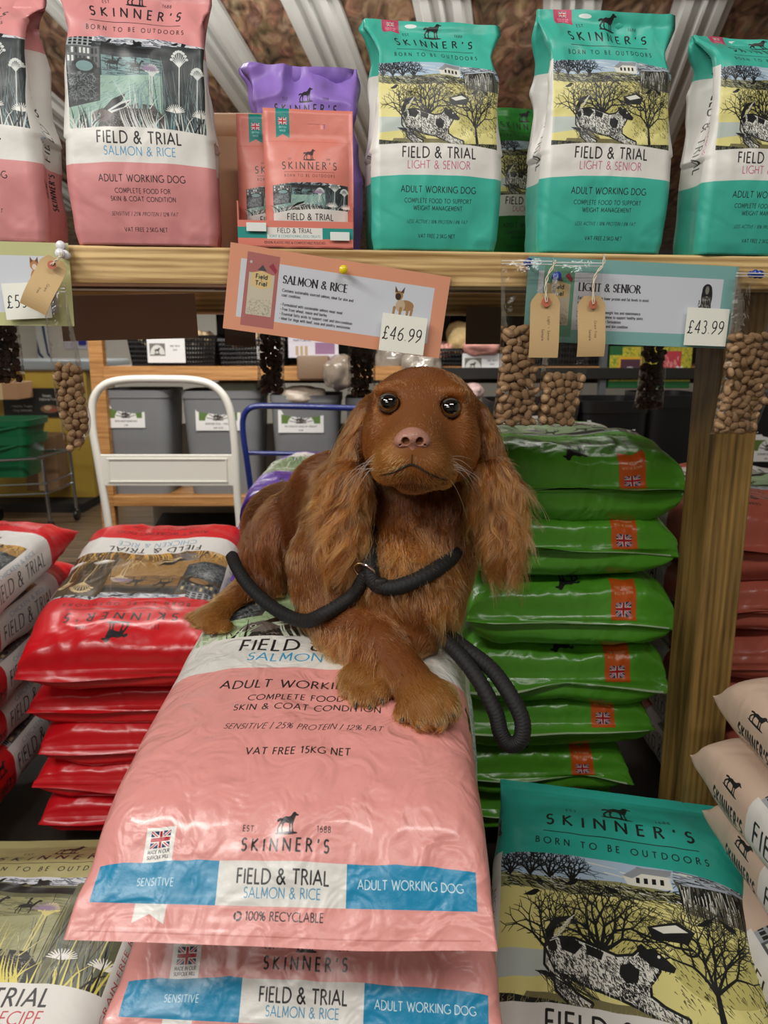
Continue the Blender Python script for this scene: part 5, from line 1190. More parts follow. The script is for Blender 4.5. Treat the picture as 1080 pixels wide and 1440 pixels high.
# ================================================================ THE SHOP BEHIND
BY = 3.95
def zx(px, py, y): p = at_y(px, py, y); return p.x, p.z
orange = wood('bench', '#8a5a28', '#c8935a', (1, 8, 30), .5)
blk = plain('#141416', .35); gry = plain('#77787a', .45, var=.06, bscale=5)
xl, zu = zx(146, 515, BY); _, zu2 = zx(146, 535, BY); _, zl = zx(146, 697, BY); _, zl2 = zx(146, 711, BY); _, z3 = zx(300, 424, BY); _, z3b = zx(300, 438, BY)
bench = empty('display_bench', (0, BY, 0)); tag(bench, 'orange-brown timber display bench behind the trolleys holding grey bins and black baskets', 'bench')
XR = 1.95; W_ = XR - xl; xm = (XR + xl) / 2
XM = zx(600, 520, BY)[0]
for nm, za, zb in (('lower_rail', zl, zl2), ('upper_rail', zu, zu2), ('top_rail', z3, z3b)):
    xe = XM if nm != 'top_rail' else XR
    MB().box(((xl + xe) / 2, 0, (za + zb) / 2), (xe - xl, .04, abs(za - zb)), bev=.003).build(nm, orange, bench)
    if xe == XM: MB().box(((XM + XR) / 2 + .002, 0, (za + zb) / 2), (XR - XM, .04, abs(za - zb) * .8), bev=.003).build(nm, plain('#1c1a18', .5), bench)
for nm, z in (('lower_shelf', zl - .012), ('upper_shelf', zu - .012), ('top_shelf', z3 - .012)): MB().box((xm, .33, z), (W_, .62, .02)).build(nm, orange, bench)
for x in (xl - .035, zx(850, 500, BY)[0], XR): MB().box((x, .02, z3 / 2), (.07 if x < 0 else .03, .05, z3)).build('upright', orange if x < 0 else plain('#55575a', .4), bench)
MB().box((xm + .22, .66, (zu + z3) / 2 + .1), (W_ - .44, .02, .75)).build('dark_void_panel', plain('#15120f', .8), bench)  # near-black panel stands in for the dark void behind the baskets
MB().box((xm, .66, .35), (W_, .02, .66)).build('lower_back_board', plain('#b9b3a6', .7), bench)

def bin_(px0, px1, pyt, pyb, y, mat, label, lab_key=None, lp=None, group=None, d=.36):
    x0, zt = zx(px0, pyt, y); x1, zb = zx(px1, pyb, y); w = x1 - x0; h = zt - zb
    o = empty('storage_bin', ((x0 + x1) / 2, y + d / 2, zb)); tag(o, label, 'bin', group)
    mb = MB(); n = 28
    def ring(f, z):
        P = []
        for k in range(n):
            a = 2 * math.pi * k / n; c, s = math.cos(a), math.sin(a); P.append(mb.bm.verts.new((w / 2 * f * math.copysign(abs(c) ** .35, c), d / 2 * f * math.copysign(abs(s) ** .35, s), z)))
        return P
    rr = [ring(.84, .0), ring(.97, h * .93), ring(1.0, h * .93), ring(1.0, h), ring(.95, h), ring(.80, .02)]
    for A, B in zip(rr, rr[1:]):
        for k in range(n): mb.bm.faces.new((A[k], A[(k + 1) % n], B[(k + 1) % n], B[k]))
    mb.bm.faces.new(rr[0][::-1]); mb.bm.faces.new(rr[-1]); mb.build('body', mat, o, smooth=True)
    if lab_key:
        a, b_, c_, e = lp; xa, za = zx(a, b_, y - .01); xb, zb2 = zx(c_, e, y - .01)
        flat_print('paper_label', lab_key, xb - xa, za - zb2, printed(lab_key, .6, 0, 1, 0), o, ((xa + xb) / 2 - o.location.x, -d / 2 * .93 - .004 - .0, (za + zb2) / 2 - zb), (R(-2.5), 0, 0))
    return o
G = 'grey bins on the lower bench shelf'
bin_(133, 246, 549, 697, BY + .03, gry, 'grey storage bin at the left end of the bench shelf, with label', 'bin_a', (147, 568, 203, 602), G)
bin_(249, 372, 550, 697, BY + .03, gry, 'grey storage bin second from the left on the bench, behind the white trolley', 'bin_b', (273, 571, 338, 606), G)
bin_(376, 480, 556, 699, BY + .03, gry, 'grey storage bin third from the left, behind the blue trolley', 'bin_c', (390, 577, 455, 609), G)
bin_(484, 590, 560, 700, BY + .03, gry, 'grey storage bin half hidden behind the ear of the dog', None, None, G)
b2 = 'black bins right of the dog'
bin_(690, 812, 566, 800, 3.0, blk, 'black bin directly above the green stack, left of the labelled one', None, None, b2)
bin_(815, 905, 564, 800, 3.0, blk, 'black bin with a white label above the green stack', 'bin_a', (828, 592, 894, 626), b2)
bin_(912, 984, 556, 800, 3.0, blk, 'black bin beside the post', None, None, b2)
bin_(1052, 1150, 560, 800, 3.0, blk, 'black bin right of the post', 'bin_b', (1060, 612, 1110, 650), b2)

def basket(px0, px1, pyt, pyb, label, lp=None, d=.38, fill=None, y=BY + .03):
    x0, zt = zx(px0, pyt, y); x1, zb = zx(px1, pyb, y); w = x1 - x0; h = zt - zb
    o = empty('lattice_basket', ((x0 + x1) / 2, y + d / 2, zb)); tag(o, label, 'basket', 'black lattice baskets on the bench')
    mb = MB(); nx = max(8, int(w / .015)); f = .92
    for s in (-1, 1):
        for k in range(nx + 1):
            u = -1 + 2 * k / nx; mb.tube([(u * w / 2 * f, s * d / 2 * f, .0), (u * w / 2, s * d / 2, h)], .0045, 4)
    for s in (-1, 1):
        for k in range(17):
            u = -1 + 2 * k / 16; mb.tube([(s * w / 2 * f, u * d / 2 * f, 0), (s * w / 2, u * d / 2, h)], .0045, 4)
    for k in range(8):
        t = k / 7; g = f + (1 - f) * t; rr = .010 if k in (0, 7) else .006
        mb.tube([(-w / 2 * g, -d / 2 * g, h * t), (w / 2 * g, -d / 2 * g, h * t), (w / 2 * g, d / 2 * g, h * t), (-w / 2 * g, d / 2 * g, h * t)], rr, 4, closed=True)
    ob = mb.build('lattice', blk, o); ob['kind'] = 'stuff'
    MB().box((0, 0, .006), (w * f, d * f, .01)).build('base', blk, o)
    if lp:
        a, b_, c_, e = lp; xa, za = zx(a, b_, y); xb, zb2 = zx(c_, e, y)
        flat_print('paper_label', 'basket', xb - xa, za - zb2, printed('basket', .6, 0, 1, 0), o, ((xa + xb) / 2 - o.location.x, -d / 2 - .012, (za + zb2) / 2 - zb))
    if fill:
        bm = bmesh.new(); rng = np.random.default_rng(int(px0))
        for _ in range(70):
            r = bmesh.ops.create_icosphere(bm, subdivisions=1, radius=rng.uniform(.018, .034)); q = Euler(rng.uniform(0, 6, 3)).to_matrix().to_4x4()
            u, v = rng.uniform(-.8, .8), rng.uniform(-.8, .8)
            bmesh.ops.transform(bm, matrix=Matrix.Translation((u * w / 2, v * d / 2, h * .82 + .05 * (1 - u * u) * rng.uniform(.3, 1))) @ q @ Matrix.Diagonal((1.4, .8, .7, 1)), verts=r['verts'])
        me = bpy.data.meshes.new('treat'); bm.to_mesh(me); bm.free(); p = link('loose_treats', me, plain(fill, .6, bump=.4), None, o.location); tag(p, 'loose dried treats heaped in the %s' % label.replace('black lattice ', 'black ').replace('basket', 'basket')[:70], 'treats', kind='stuff')
basket(179, 305, 474, 520, 'black lattice basket at the left end of the bench top', (207, 476, 262, 510), fill='#c9b28e')
basket(307, 400, 478, 522, 'black lattice basket second from the left', (362, 487, 392, 505), fill='#b9a080')
basket(592, 712, 492, 535, 'black lattice basket above the head of the dog', (650, 497, 706, 529), fill='#d09a8c')
basket(735, 850, 470, 530, 'black lattice basket behind the paper tags', None, fill='#4a3a30')
def lump(name, px0, px1, py0, py1, y, col, label, cat, rough=.5, sd=1, coat=0, dep=.10):
    x0, z1 = zx(px0, py0, y); x1, z0 = zx(px1, py1, y); bm = bmesh.new(); bmesh.ops.create_icosphere(bm, subdivisions=4, radius=1)
    for v in bm.verts:
        n = vnoise(np.array([[v.co.x * 2.2, v.co.y * 2.2, v.co.z * 2.2]]), sd)[0] * .16 + (1 - 2 * abs(vnoise(np.array([[v.co.x * 5, v.co.y * 5, v.co.z * 4]]), sd + 3)[0])) * .05
        c = Vector([math.copysign(abs(q) ** .8, q) for q in v.co]) * (1 + n); v.co = Vector((c.x * (x1 - x0) / 2, c.y * dep, c.z * (z1 - z0) / 2))
    me = bpy.data.meshes.new(name); bm.to_mesh(me); bm.free(); me.polygons.foreach_set('use_smooth', [True] * len(me.polygons))
    o = link(name, me, plain(col, rough, bump=.6, bscale=60, var=.25, coat=coat), None, ((x0 + x1) / 2, y, (z0 + z1) / 2)); tag(o, label, cat); return o
yb = BY + .12
lump('treat_bag', 455, 500, 500, 548, BY - .06, '#8f8274', 'shiny clear bag of chews beside the brown packet left of the dog', 'bag', .15, 2, .6)
lump('treat_bag', 525, 575, 480, 545, yb, '#8b8378', 'shiny clear bag of chews above the left side of the head of the dog', 'bag', .15, 3, .6)
lump('treat_bag', 565, 622, 490, 540, BY + .02, '#a39a8e', 'pale shiny bag of chews above the right eye of the dog', 'bag', .15, 4, .6)
lump('treat_bag', 630, 668, 452, 496, yb + .05, '#c6ad78', 'sandy round treat bag standing in the basket above the dog', 'bag', .7, 5)
lump('pink_chew', 652, 704, 476, 500, BY + .06, '#cf9488', 'pale pink chew lying on the basket right above the dog', 'chew', .6, 6)
lump('pink_chew', 648, 678, 540, 562, BY - .06, '#d8b8b4', 'small pink chew on the bin beside the head of the dog', 'chew', .5, 7)
lump('treat_bag', 395, 455, 543, 566, BY + .12, '#cdbfae', 'white crumpled bag lying in the third grey bin', 'bag', .3, 8, .3)
def sheet(name, key, px0, py0, px1, py1, y, label, cat, mat=None):
    x0, z1 = zx(px0, py0, y); x1, z0 = zx(px1, py1, y); o = flat_print(name, key, x1 - x0, z1 - z0, mat or printed(key, .6, 0, 1, 0), None, ((x0 + x1) / 2, y, (z0 + z1) / 2)); tag(o, label, cat); return o
sheet('leaflet', 'leaflet', 405, 470, 476, 503, BY - .03, 'pale lilac leaflet under the peach card', 'leaflet')
x0, z1 = zx(418, 500, BY - .05); x1, z0 = zx(463, 533, BY - .05); o = MB().box((0, 0, 0), (x1 - x0, .05, z1 - z0), bev=.008, seg=2).build('brown_packet', plain('#7f6650', .5, bump=.5), None, ((x0 + x1) / 2, BY - .05, (z0 + z1) / 2), smooth=True); tag(o, 'small brown packet below the lilac leaflet', 'packet')
x0, z1 = zx(305, 537, BY + .25); x1, z0 = zx(365, 549, BY + .25); o = MB().box((0, 0, 0), (x1 - x0, .2, z1 - z0), bev=.004).build('light_patch_box', plain('#e6f0d8', .6), None, ((x0 + x1) / 2, BY + .25, (z0 + z1) / 2)); tag(o, 'pale green box standing in for a bright patch of light above the grey bins', 'pack')  # pale box put in for bright light showing under the shelf
x0, z1 = zx(858, 487, BY); x1, z0 = zx(970, 546, BY); bx2 = empty('pet_treat_box', ((x0 + x1) / 2, BY, z0)); tag(bx2, 'green and yellow pet treat box on the bench behind the post', 'box')
MB().box((0, .06, (z1 - z0) / 2), (x1 - x0, .11, z1 - z0), bev=.004).build('carton', plain('#1d5a2e', .5), bx2); flat_print('front_print', 'petbox', x1 - x0 - .006, z1 - z0 - .006, None, bx2, (0, .0, (z1 - z0) / 2))

# ---------------------------------------------------------------- trolleys
wht = plain('#dcdad0', .35, coat=.3); blu = plain('#16286e', .3, coat=.4)
def trolley(y, pts, r, mat, label, panel=None, bars=()):
    zc_ = 0; P = [at_y(px, py, y) for px, py in pts]; x0 = (P[0].x + P[-1].x) / 2
    o = empty('platform_trolley', (x0, y, 0)); tag(o, label, 'trolley')
    L = [(p.x - x0, 0, p.z) for p in P]; L = [(L[0][0], 0, .20)] + L + [(L[-1][0], 0, .20)]
    Q = crom(L, 90); MB().tube([Vector(q) for q in Q], r, 12).build('handle', mat, o, smooth=True)
    w = abs(P[-1].x - P[0].x)
    MB().box((0, .26, .185), (w - .02, .54, .035), bev=.008, seg=2).build('deck', mat, o)
    for sx in (-1, 1):
        for yy in (.05, .46): MB().lathe([(.012, -.015), (.05, -.015), (.055, -.008), (.055, .008), (.05, .015), (.012, .015)], (sx * w * .4, yy, .058), 18, Matrix.Rotation(R(90), 4, 'Y')).build('wheel', blk, o, smooth=True); MB().box((sx * w * .4, yy, .13), (.05, .06, .08)).build('caster_bracket', plain('#88898c', .4, 1), o)
    if panel:
        a = at_y(panel[0], panel[1], y); b = at_y(panel[2], panel[3], y); cx, cz, pw, ph = (a.x + b.x) / 2 - x0, (a.z + b.z) / 2, b.x - a.x, a.z - b.z
        mb = MB(); mb.box((cx, .0, cz), (pw, .012, ph), bev=.003); q = mb.build('back_panel', mat, o)
        for (u, v, ww, hh) in ((0, .36, .9, .03), (0, -.36, .9, .03), (-.44, 0, .012, .7), (.44, 0, .012, .7)): MB().box((cx + u * pw, -.008, cz + v * ph), (ww * pw, .004, hh * ph + (.0 if hh > .1 else .002)), bev=.001).build('panel_rib', mat, q)
    for (ax, ay, bx, by) in bars:
        a = at_y(ax, ay, y); b = at_y(bx, by, y); MB().tube([(a.x - x0, 0, a.z), (b.x - x0, 0, b.z)], r * .8, 10).build('cross_bar', mat, o, smooth=True)
    return o
trolley(3.25, [(152, 735), (138, 650), (130, 600), (131, 563), (146, 542), (175, 534), (230, 533), (275, 535), (303, 545), (322, 572), (330, 625), (334, 700), (337, 735)], .0165, wht, 'white tubular trolley handle with a flat panel, left of the dog', (141, 639, 331, 683))
trolley(3.45, [(356, 720), (349, 660), (342, 610), (343, 585), (354, 573), (380, 571), (460, 573), (540, 576), (562, 583), (570, 610), (576, 660), (580, 720)], .0135, blu, 'dark blue tubular trolley handle left of the head of the dog', None, [(350, 637, 574, 641)])

# ---------------------------------------------------------------- far left corner
CY = 5.4; yel = plain('#b8983c', .5, var=.2, bscale=4)
x0, zt = zx(-60, 520, CY); x1, zb = zx(130, 655, CY)
cab = empty('yellow_cabinet', ((x0 + x1) / 2, CY, 0)); tag(cab, 'yellow-fronted counter unit in the far left corner', 'counter')
MB().box((0, .3, zt / 2 + .03), (x1 - x0, .58, zt - .06), bev=.005).build('body', yel, cab)
MB().box((.02, .32, zt + .03), (x1 - x0 + .16, .72, .07), bev=.02, seg=3).build('counter_top', plain('#8f9698', .25), cab, smooth=True)
MB().box((0, .03, .04), (x1 - x0, .5, .06)).build('plinth', plain('#1a1714', .7), cab)
flat_print('sign_panel', 'poster', zx(88, 0, CY)[0] - zx(8, 0, CY)[0] + .1, .20, None, cab, (zx(50, 550, CY)[0] - (x0 + x1) / 2, -.012, zx(50, 566, CY)[1]))
sheet('wall_poster', 'legs', 22, 440, 72, 508, 8.17, 'poster showing dark blue trousers on the far white wall', 'poster')
x, z = zx(118, 470, 8.17); o = MB().box((0, 0, 0), (.42, .004, .10)).build('wall_notice', plain('#d6d0e0', .6), None, (x, 8.18, z - .1)); tag(o, 'pale lilac notice on the far white wall', 'notice')
o = MB().box((0, 0, 0), (.07, .03, .07)).build('blue_clip', plain('#2a2a9c', .5), None, (zx(113, 480, 8.1)[0], 8.15, zx(113, 480, 8.1)[1])); tag(o, 'small blue clip on the far white wall', 'clip')
def carton(px0, py0, px1, py1, y, col, label, d=.3):
    x0, z1 = zx(px0, py0, y); x1, z0 = zx(px1, py1, y); z0 = max(z0, 0.0); o = empty('cardboard_box', ((x0 + x1) / 2, y + d / 2, z0)); tag(o, label, 'box')
    MB().box((0, 0, (z1 - z0) / 2), (x1 - x0, d, z1 - z0), bev=.003).build('box_body', plain(col, .7, bump=.2), o); MB().box((0, -d / 2 - .001, (z1 - z0) * .5), (.05, .001, z1 - z0)).build('tape', plain('#c9ad84', .3), o); return o
carton(30, 612, 84, 690, 5.15, '#8a6a4c', 'brown cardboard box on the floor beside the green shopping basket', .18)
carton(-30, 538, 26, 562, 5.05, '#a8805c', 'flat brown cardboard box above the green shopping basket', .22)
# green shopping baskets on a chrome stand
SYs = 4.75; gp = plain('#14603a', .35, coat=.2); chrome = plain('#b8bcc0', .18, 1)
x0, zr = zx(-40, 588, SYs); x1, zb0 = zx(60, 655, SYs); cx = (x0 + x1) / 2; w = x1 - x0
for k, dz in enumerate((0, -.10)):
    h = (zr - zb0) * (.85 if k else .62); z0 = zr + dz - h; o = empty('shopping_basket', (cx - .02 * k, SYs + .02 * k, z0)); tag(o, 'green plastic shopping basket, %s of the stack on the chrome stand' % ('lower one' if k else 'upper one'), 'basket', 'green shopping baskets')
    mb = MB(); n = 32; rr = []
    for f, z in ((.80, 0), (.96, h * .80), (1.03, h * .80), (1.05, h), (.97, h), (.93, h * .8), (.77, .012)):
        rr.append([mb.bm.verts.new((w / 2 * f * math.copysign(abs(math.cos(a)) ** .3, math.cos(a)), .17 * f * math.copysign(abs(math.sin(a)) ** .3, math.sin(a)), z)) for a in [2 * math.pi * q / n for q in range(n)]])
    for A, B in zip(rr, rr[1:]):
        for q in range(n): mb.bm.faces.new((A[q], A[(q + 1) % n], B[(q + 1) % n], B[q]))
    mb.bm.faces.new(rr[0][::-1]); mb.bm.faces.new(rr[-1]); mb.build('tub', gp, o, smooth=True)
    MB().tube([(w * .5, -.05, h * .96), (w * .35, -.165, h * .8), (-.1, -.185, h * .55)], .009, 8).build('carry_handle', gp, o, smooth=True)
st = empty('basket_stand', (cx, SYs, 0)); tag(st, 'chrome wire stand on casters under the green shopping baskets', 'stand')
hz = zx(60, 645, SYs)[1]
MB().tube([(-w / 2 - .02, -.19, hz), (w / 2 + .05, -.19, hz + .03), (w / 2 + .10, .19, hz + .03), (-w / 2 - .02, .19, hz)], .010, 10, closed=True).build('top_frame', chrome, st, smooth=True)
for (a, b_) in ((w / 2 + .08, -.17), (w / 2 + .10, .19), (-w / 2, -.19), (-.05, -.19), (-w / 2, .19)):
    MB().tube([(a, b_, hz + .02), (a + .005, b_, hz * .5), (a + .01, b_, .09)], .010, 10).build('leg', chrome, st, smooth=True)
    MB().lathe([(.01, -.011), (.036, -.011), (.04, -.005), (.04, .005), (.036, .011), (.01, .011)], (a + .01, b_, .048), 16, Matrix.Rotation(R(90), 4, 'Y')).build('caster', blk, st, smooth=True)
for z in (.24, .30): MB().tube([(-w / 2, -.18, z), (w / 2 + .09, -.18, z + .02), (w / 2 + .10, .18, z + .02)], .006, 8).build('cross_wire', chrome, st, smooth=True)
# dark mat leaning under the bench
o = MB().box((0, 0, 0), (.62, .5, .02), (R(14), 0, 0), bev=.004).build('grey_mat', plain('#3c3d40', .8, bump=.3), None, (zx(285, 730, 4.2)[0], 4.25, .09)); tag(o, 'dark grey mat lying under the bench behind the red sacks', 'mat')
# ================================================================ THE DOG
A3 = lambda px, py, d: np.array(at(px, py, d))
def bag_z(y): return PINK_LOC.z + .012 + math.tan(R(SL)) * (y - PINK_LOC.y)
PR = []      # primitives: kind, data, blend, flow (x right, y away, z up), hair length, colour key
def E(p, r, k=.014, flow=(0, 0, -1), hl=.010, col='body', axis=None, d=None):
    """ellipsoid; r = (right, away, up) or, with axis, (across, across, along)"""
    c = A3(*p); M = np.eye(3)
    if axis is not None:
        z = np.array(axis, float); z /= np.linalg.norm(z); x = np.cross([0, 1, 0], z); x /= np.linalg.norm(x); M = np.stack([x, np.cross(z, x), z])
    PR.append(('e', c, np.array(r, float), M, k, np.array(flow, float), hl, col))
def Cp(p, r0, q, r1, k=.014, flow=None, hl=.010, col='body'):
    a, b = A3(*p), A3(*q)
    if flow is None: flow = b - a
    PR.append(('c', a, b, (r0, r1), k, np.array(flow, float) / np.linalg.norm(flow), hl, col))
# trunk: lies back to the left behind the chest
Cp((520, 735, 1.19), .098, (440, 752, 1.36), .098, .03, (-.6, .7, -.35), .012, 'back')
E((405, 745, 1.42), (.085, .10, .088), .03, (-.5, .6, -.6), .012, 'back')
E((470, 700, 1.25), (.075, .08, .075), .03, (-.7, .5, -.4), .012, 'back')
# haunch and hind leg
E((388, 762, 1.30), (.047, .07, .083), .015, (-.25, -.1, -1), .018, 'haunch', axis=(.32, .15, 1))
E((374, 815, 1.285), (.036, .05, .036), .015, (-.1, -.2, -1), .02, 'haunch')
Cp((362, 820, 1.275), .032, (318, 858, 1.23), .023, .012, (-1, -.3, -.5), .012, 'leg')
Cp((318, 858, 1.225), .023, (300, 872, 1.19), .023, .010, (-.9, -.5, -.4), .012, 'paw')
E((297, 874, 1.185), (.030, .036, .020), .010, (-.7, -.7, -.2), .014, 'paw')
for tx, ty, td in ((275, 872, 1.185), (284, 884, 1.165), (299, 889, 1.15), (316, 883, 1.15)): E((tx, ty, td), (.0128, .017, .0125), .003, (-.5, -.8, -.3), .012, 'paw')
# chest, neck
Cp((597, 640, 1.14), .062, (582, 735, 1.15), .074, .03, (0, -.1, -1), .016, 'throat')
E((560, 800, 1.13), (.086, .085, .088), .03, (0, -.2, -1), .018, 'chest')
E((575, 845, 1.105), (.066, .062, .052), .025, (.1, -.2, -1), .018, 'chest')
# viewer-left shoulder, upper arm, elbow, forearm crossing to the right
Cp((490, 705, 1.17), .062, (452, 790, 1.13), .045, .022, (-.1, -.1, -1), .012, 'leg')
Cp((452, 790, 1.13), .047, (468, 850, 1.115), .042, .018, (.1, -.2, -1), .012, 'leg')
Cp((462, 862, 1.115), .040, (535, 915, 1.035), .035, .014, None, .010, 'fore')
Cp((535, 915, 1.035), .035, (583, 968, .968), .029, .012, None, .010, 'fore')
E((602, 986, .945), (.037, .043, .027), .010, (.6, -.8, -.1), .012, 'paw')
for tx, ty, td in ((572, 1000, .930), (592, 1008, .915), (613, 1006, .912), (630, 994, .925)): E((tx, ty, td), (.0148, .020, .015), .003, (.3, -.9, -.2), .012, 'paw')
# the other foreleg: tucked under, its paw curled at the left of the crossing
Cp((628, 770, 1.16), .052, (610, 855, 1.13), .042, .02, (-.1, -.1, -1), .014, 'leg')
Cp((608, 860, 1.125), .040, (588, 893, 1.09), .030, .014, None, .014, 'leg')
Cp((585, 893, 1.09), .030, (528, 945, 1.02), .027, .012, None, .012, 'fore')
E((513, 958, .995), (.034, .034, .026), .010, (-.5, -.8, -.3), .013, 'paw')
for tx, ty, td in ((492, 968, .975), (504, 979, .962), (520, 981, .960), (536, 972, .965)): E((tx, ty, td), (.0128, .018, .0145), .003, (-.2, -.8, -.5), .012, 'paw')
# head
E((595, 588, 1.085), (.074, .078, .066), .02, (0, .6, .8), .008, 'crown')
E((594, 566, 1.07), (.066, .062, .044), .02, (0, .5, .9), .007, 'crown')
E((552, 549, 1.028), (.025, .020, .013), .012, (-.3, .2, .9), .005, 'brow'); E((633, 554, 1.028), (.025, .020, .013), .012, (.3, .2, .9), .005, 'brow')
E((543, 620, 1.040), (.031, .040, .047), .024, (-.6, .6, -.5), .008, 'cheek'); E((641, 626, 1.040), (.031, .040, .047), .024, (.6, .6, -.5), .008, 'cheek')
Cp((591, 590, 1.035), .038, (582, 622, .970), .026, .024, (0, .6, .8), .005, 'bridge')
Cp((589, 628, 1.04), .050, (583, 641, .985), .037, .030, (0, .6, -.2), .006, 'muzzle')
E((557, 648, .973), (.026, .031, .025), .016, (-.7, .3, -.5), .007, 'lip_lit'); E((605, 653, .973), (.026, .031, .025), .016, (.7, .3, -.5), .007, 'lip_lit2')
E((545, 658, .998), (.020, .030, .020), .016, (-.6, .4, -.7), .008, 'lip_lit'); E((618, 665, .998), (.021, .030, .020), .016, (.6, .4, -.7), .008, 'lip_lit2')
E((583, 678, .994), (.027, .028, .014), .005, (0, .4, -.8), .007, 'chin')
# ear flaps
E((520, 584, 1.085), (.018, .035, .030), .014, (-.5, 0, -.8), .02, 'ear', axis=(.5, 0, 1)); E((500, 635, 1.08), (.020, .026, .052), .014, (-.35, 0, -1), .03, 'ear', axis=(.28, 0, 1))
E((488, 700, 1.055), (.033, .014, .052), .012, (-.15, 0, -1), .04, 'ear', axis=(.12, 0, 1)); E((487, 745, 1.048), (.028, .012, .034), .012, (0, 0, -1), .04, 'ear')
E((668, 590, 1.09), (.018, .035, .030), .014, (.4, 0, -.9), .02, 'ear', axis=(-.4, 0, 1)); E((682, 640, 1.09), (.022, .030, .052), .014, (.2, 0, -1), .03, 'ear', axis=(-.2, 0, 1))
E((697, 700, 1.06), (.034, .014, .055), .012, (.05, 0, -1), .04, 'ear', axis=(-.1, 0, 1)); E((703, 745, 1.052), (.024, .012, .038), .012, (0, 0, -1), .04, 'ear')
EYES = [(547, 568, 1.012), (633, 575, 1.012)]
CUTS = [(A3(*e) + np.array([0, -.004, 0]), .0162) for e in EYES]

def sdf_prim(p, X):
    if p[0] == 'e':
        q = (X - p[1]) @ p[3].T; k0 = np.linalg.norm(q / p[2], axis=-1); k1 = np.linalg.norm(q / p[2] ** 2, axis=-1); return k0 * (k0 - 1) / np.maximum(k1, 1e-6)
    a, b, (r0, r1) = p[1], p[2], p[3]; ab = b - a; t = np.clip(((X - a) @ ab) / (ab @ ab), 0, 1); return np.linalg.norm(X - a - t[..., None] * ab, axis=-1) - (r0 + (r1 - r0) * t)
def bounds(p, m):
    if p[0] == 'e': r = p[2].max(); return p[1] - r - m, p[1] + r + m
    r = max(p[3]); return np.minimum(p[1], p[2]) - r - m, np.maximum(p[1], p[2]) + r + m
def field(prims, h, cuts=(), cutk=.004):
    lo = np.min([bounds(p, .03)[0] for p in prims], 0); hi = np.max([bounds(p, .03)[1] for p in prims], 0)
    n = np.ceil((hi - lo) / h).astype(int) + 1; D = np.full(n, .06, np.float32)
    def region(a, b):
        i = np.maximum(((a - lo) / h).astype(int), 0); j = np.minimum(((b - lo) / h).astype(int) + 2, n)
        g = np.stack(np.meshgrid(*[lo[q] + h * np.arange(i[q], j[q]) for q in range(3)], indexing='ij'), -1); return tuple(slice(i[q], j[q]) for q in range(3)), g
    for p in prims:
        s, g = region(*bounds(p, p[4] + .012)); d = sdf_prim(p, g); k = p[4]; o = D[s]; hh = np.maximum(k - np.abs(o - d), 0) / k; D[s] = np.minimum(o, d) - hh * hh * k * .25
    for c, r in cuts:
        s, g = region(c - r - .02, c + r + .02); d = -(np.linalg.norm(g - c, axis=-1) - r); o = D[s]; hh = np.maximum(cutk - np.abs(o - d), 0) / cutk; D[s] = np.maximum(o, d) + hh * hh * cutk * .25
    return D, lo
def surface_nets(D, lo, h):
    S = D < 0; n = np.array(D.shape) - 1; ed = [(0, 0, 0), (1, 0, 0), (0, 1, 0), (1, 1, 0), (0, 0, 1), (1, 0, 1), (0, 1, 1), (1, 1, 1)]
    sl = lambda o: tuple(slice(o[q], o[q] + n[q]) for q in range(3))
    cnt = sum(S[sl(o)].astype(np.int8) for o in ed); act = (cnt > 0) & (cnt < 8); I = np.argwhere(act); ids = np.full(act.shape, -1, np.int64); ids[act] = np.arange(len(I))
    val = [D[I[:, 0] + o[0], I[:, 1] + o[1], I[:, 2] + o[2]] for o in ed]; acc = np.zeros((len(I), 3)); m = np.zeros(len(I))
    for a in range(8):
        for b in range(a + 1, 8):
            oa, ob = np.array(ed[a]), np.array(ed[b])
            if np.abs(oa - ob).sum() != 1: continue
            va, vb = val[a], val[b]; c = (va < 0) != (vb < 0); t = np.where(c, va / np.where(c, va - vb, 1), 0); acc += np.where(c[:, None], oa + t[:, None] * (ob - oa), 0); m += c
    V = lo + h * (I + acc / m[:, None]); F = []
    for ax in range(3):
        u, v = [(1, 2), (2, 0), (0, 1)][ax]; s0 = [slice(None)] * 3; s1 = [slice(None)] * 3; s0[ax] = slice(0, -1); s1[ax] = slice(1, None)
        c = S[tuple(s0)] != S[tuple(s1)]; J = np.argwhere(c); J = J[(J[:, u] > 0) & (J[:, v] > 0) & (J[:, u] < n[u]) & (J[:, v] < n[v])]
        eu = np.zeros(3, int); eu[u] = 1; ev = np.zeros(3, int); ev[v] = 1
        q = [ids[tuple((J - a * eu - b * ev).T)] for a, b in ((1, 1), (0, 1), (0, 0), (1, 0))]; q = np.stack(q, 1); ins = S[J[:, 0], J[:, 1], J[:, 2]]
        q[~ins] = q[~ins][:, ::-1]; F.append(q)
    F = np.vstack(F); return V, F[(F >= 0).all(1)]
HV = .0032
D_, lo_ = field(PR, HV, CUTS)
Vd, Fd = surface_nets(D_, lo_, HV)
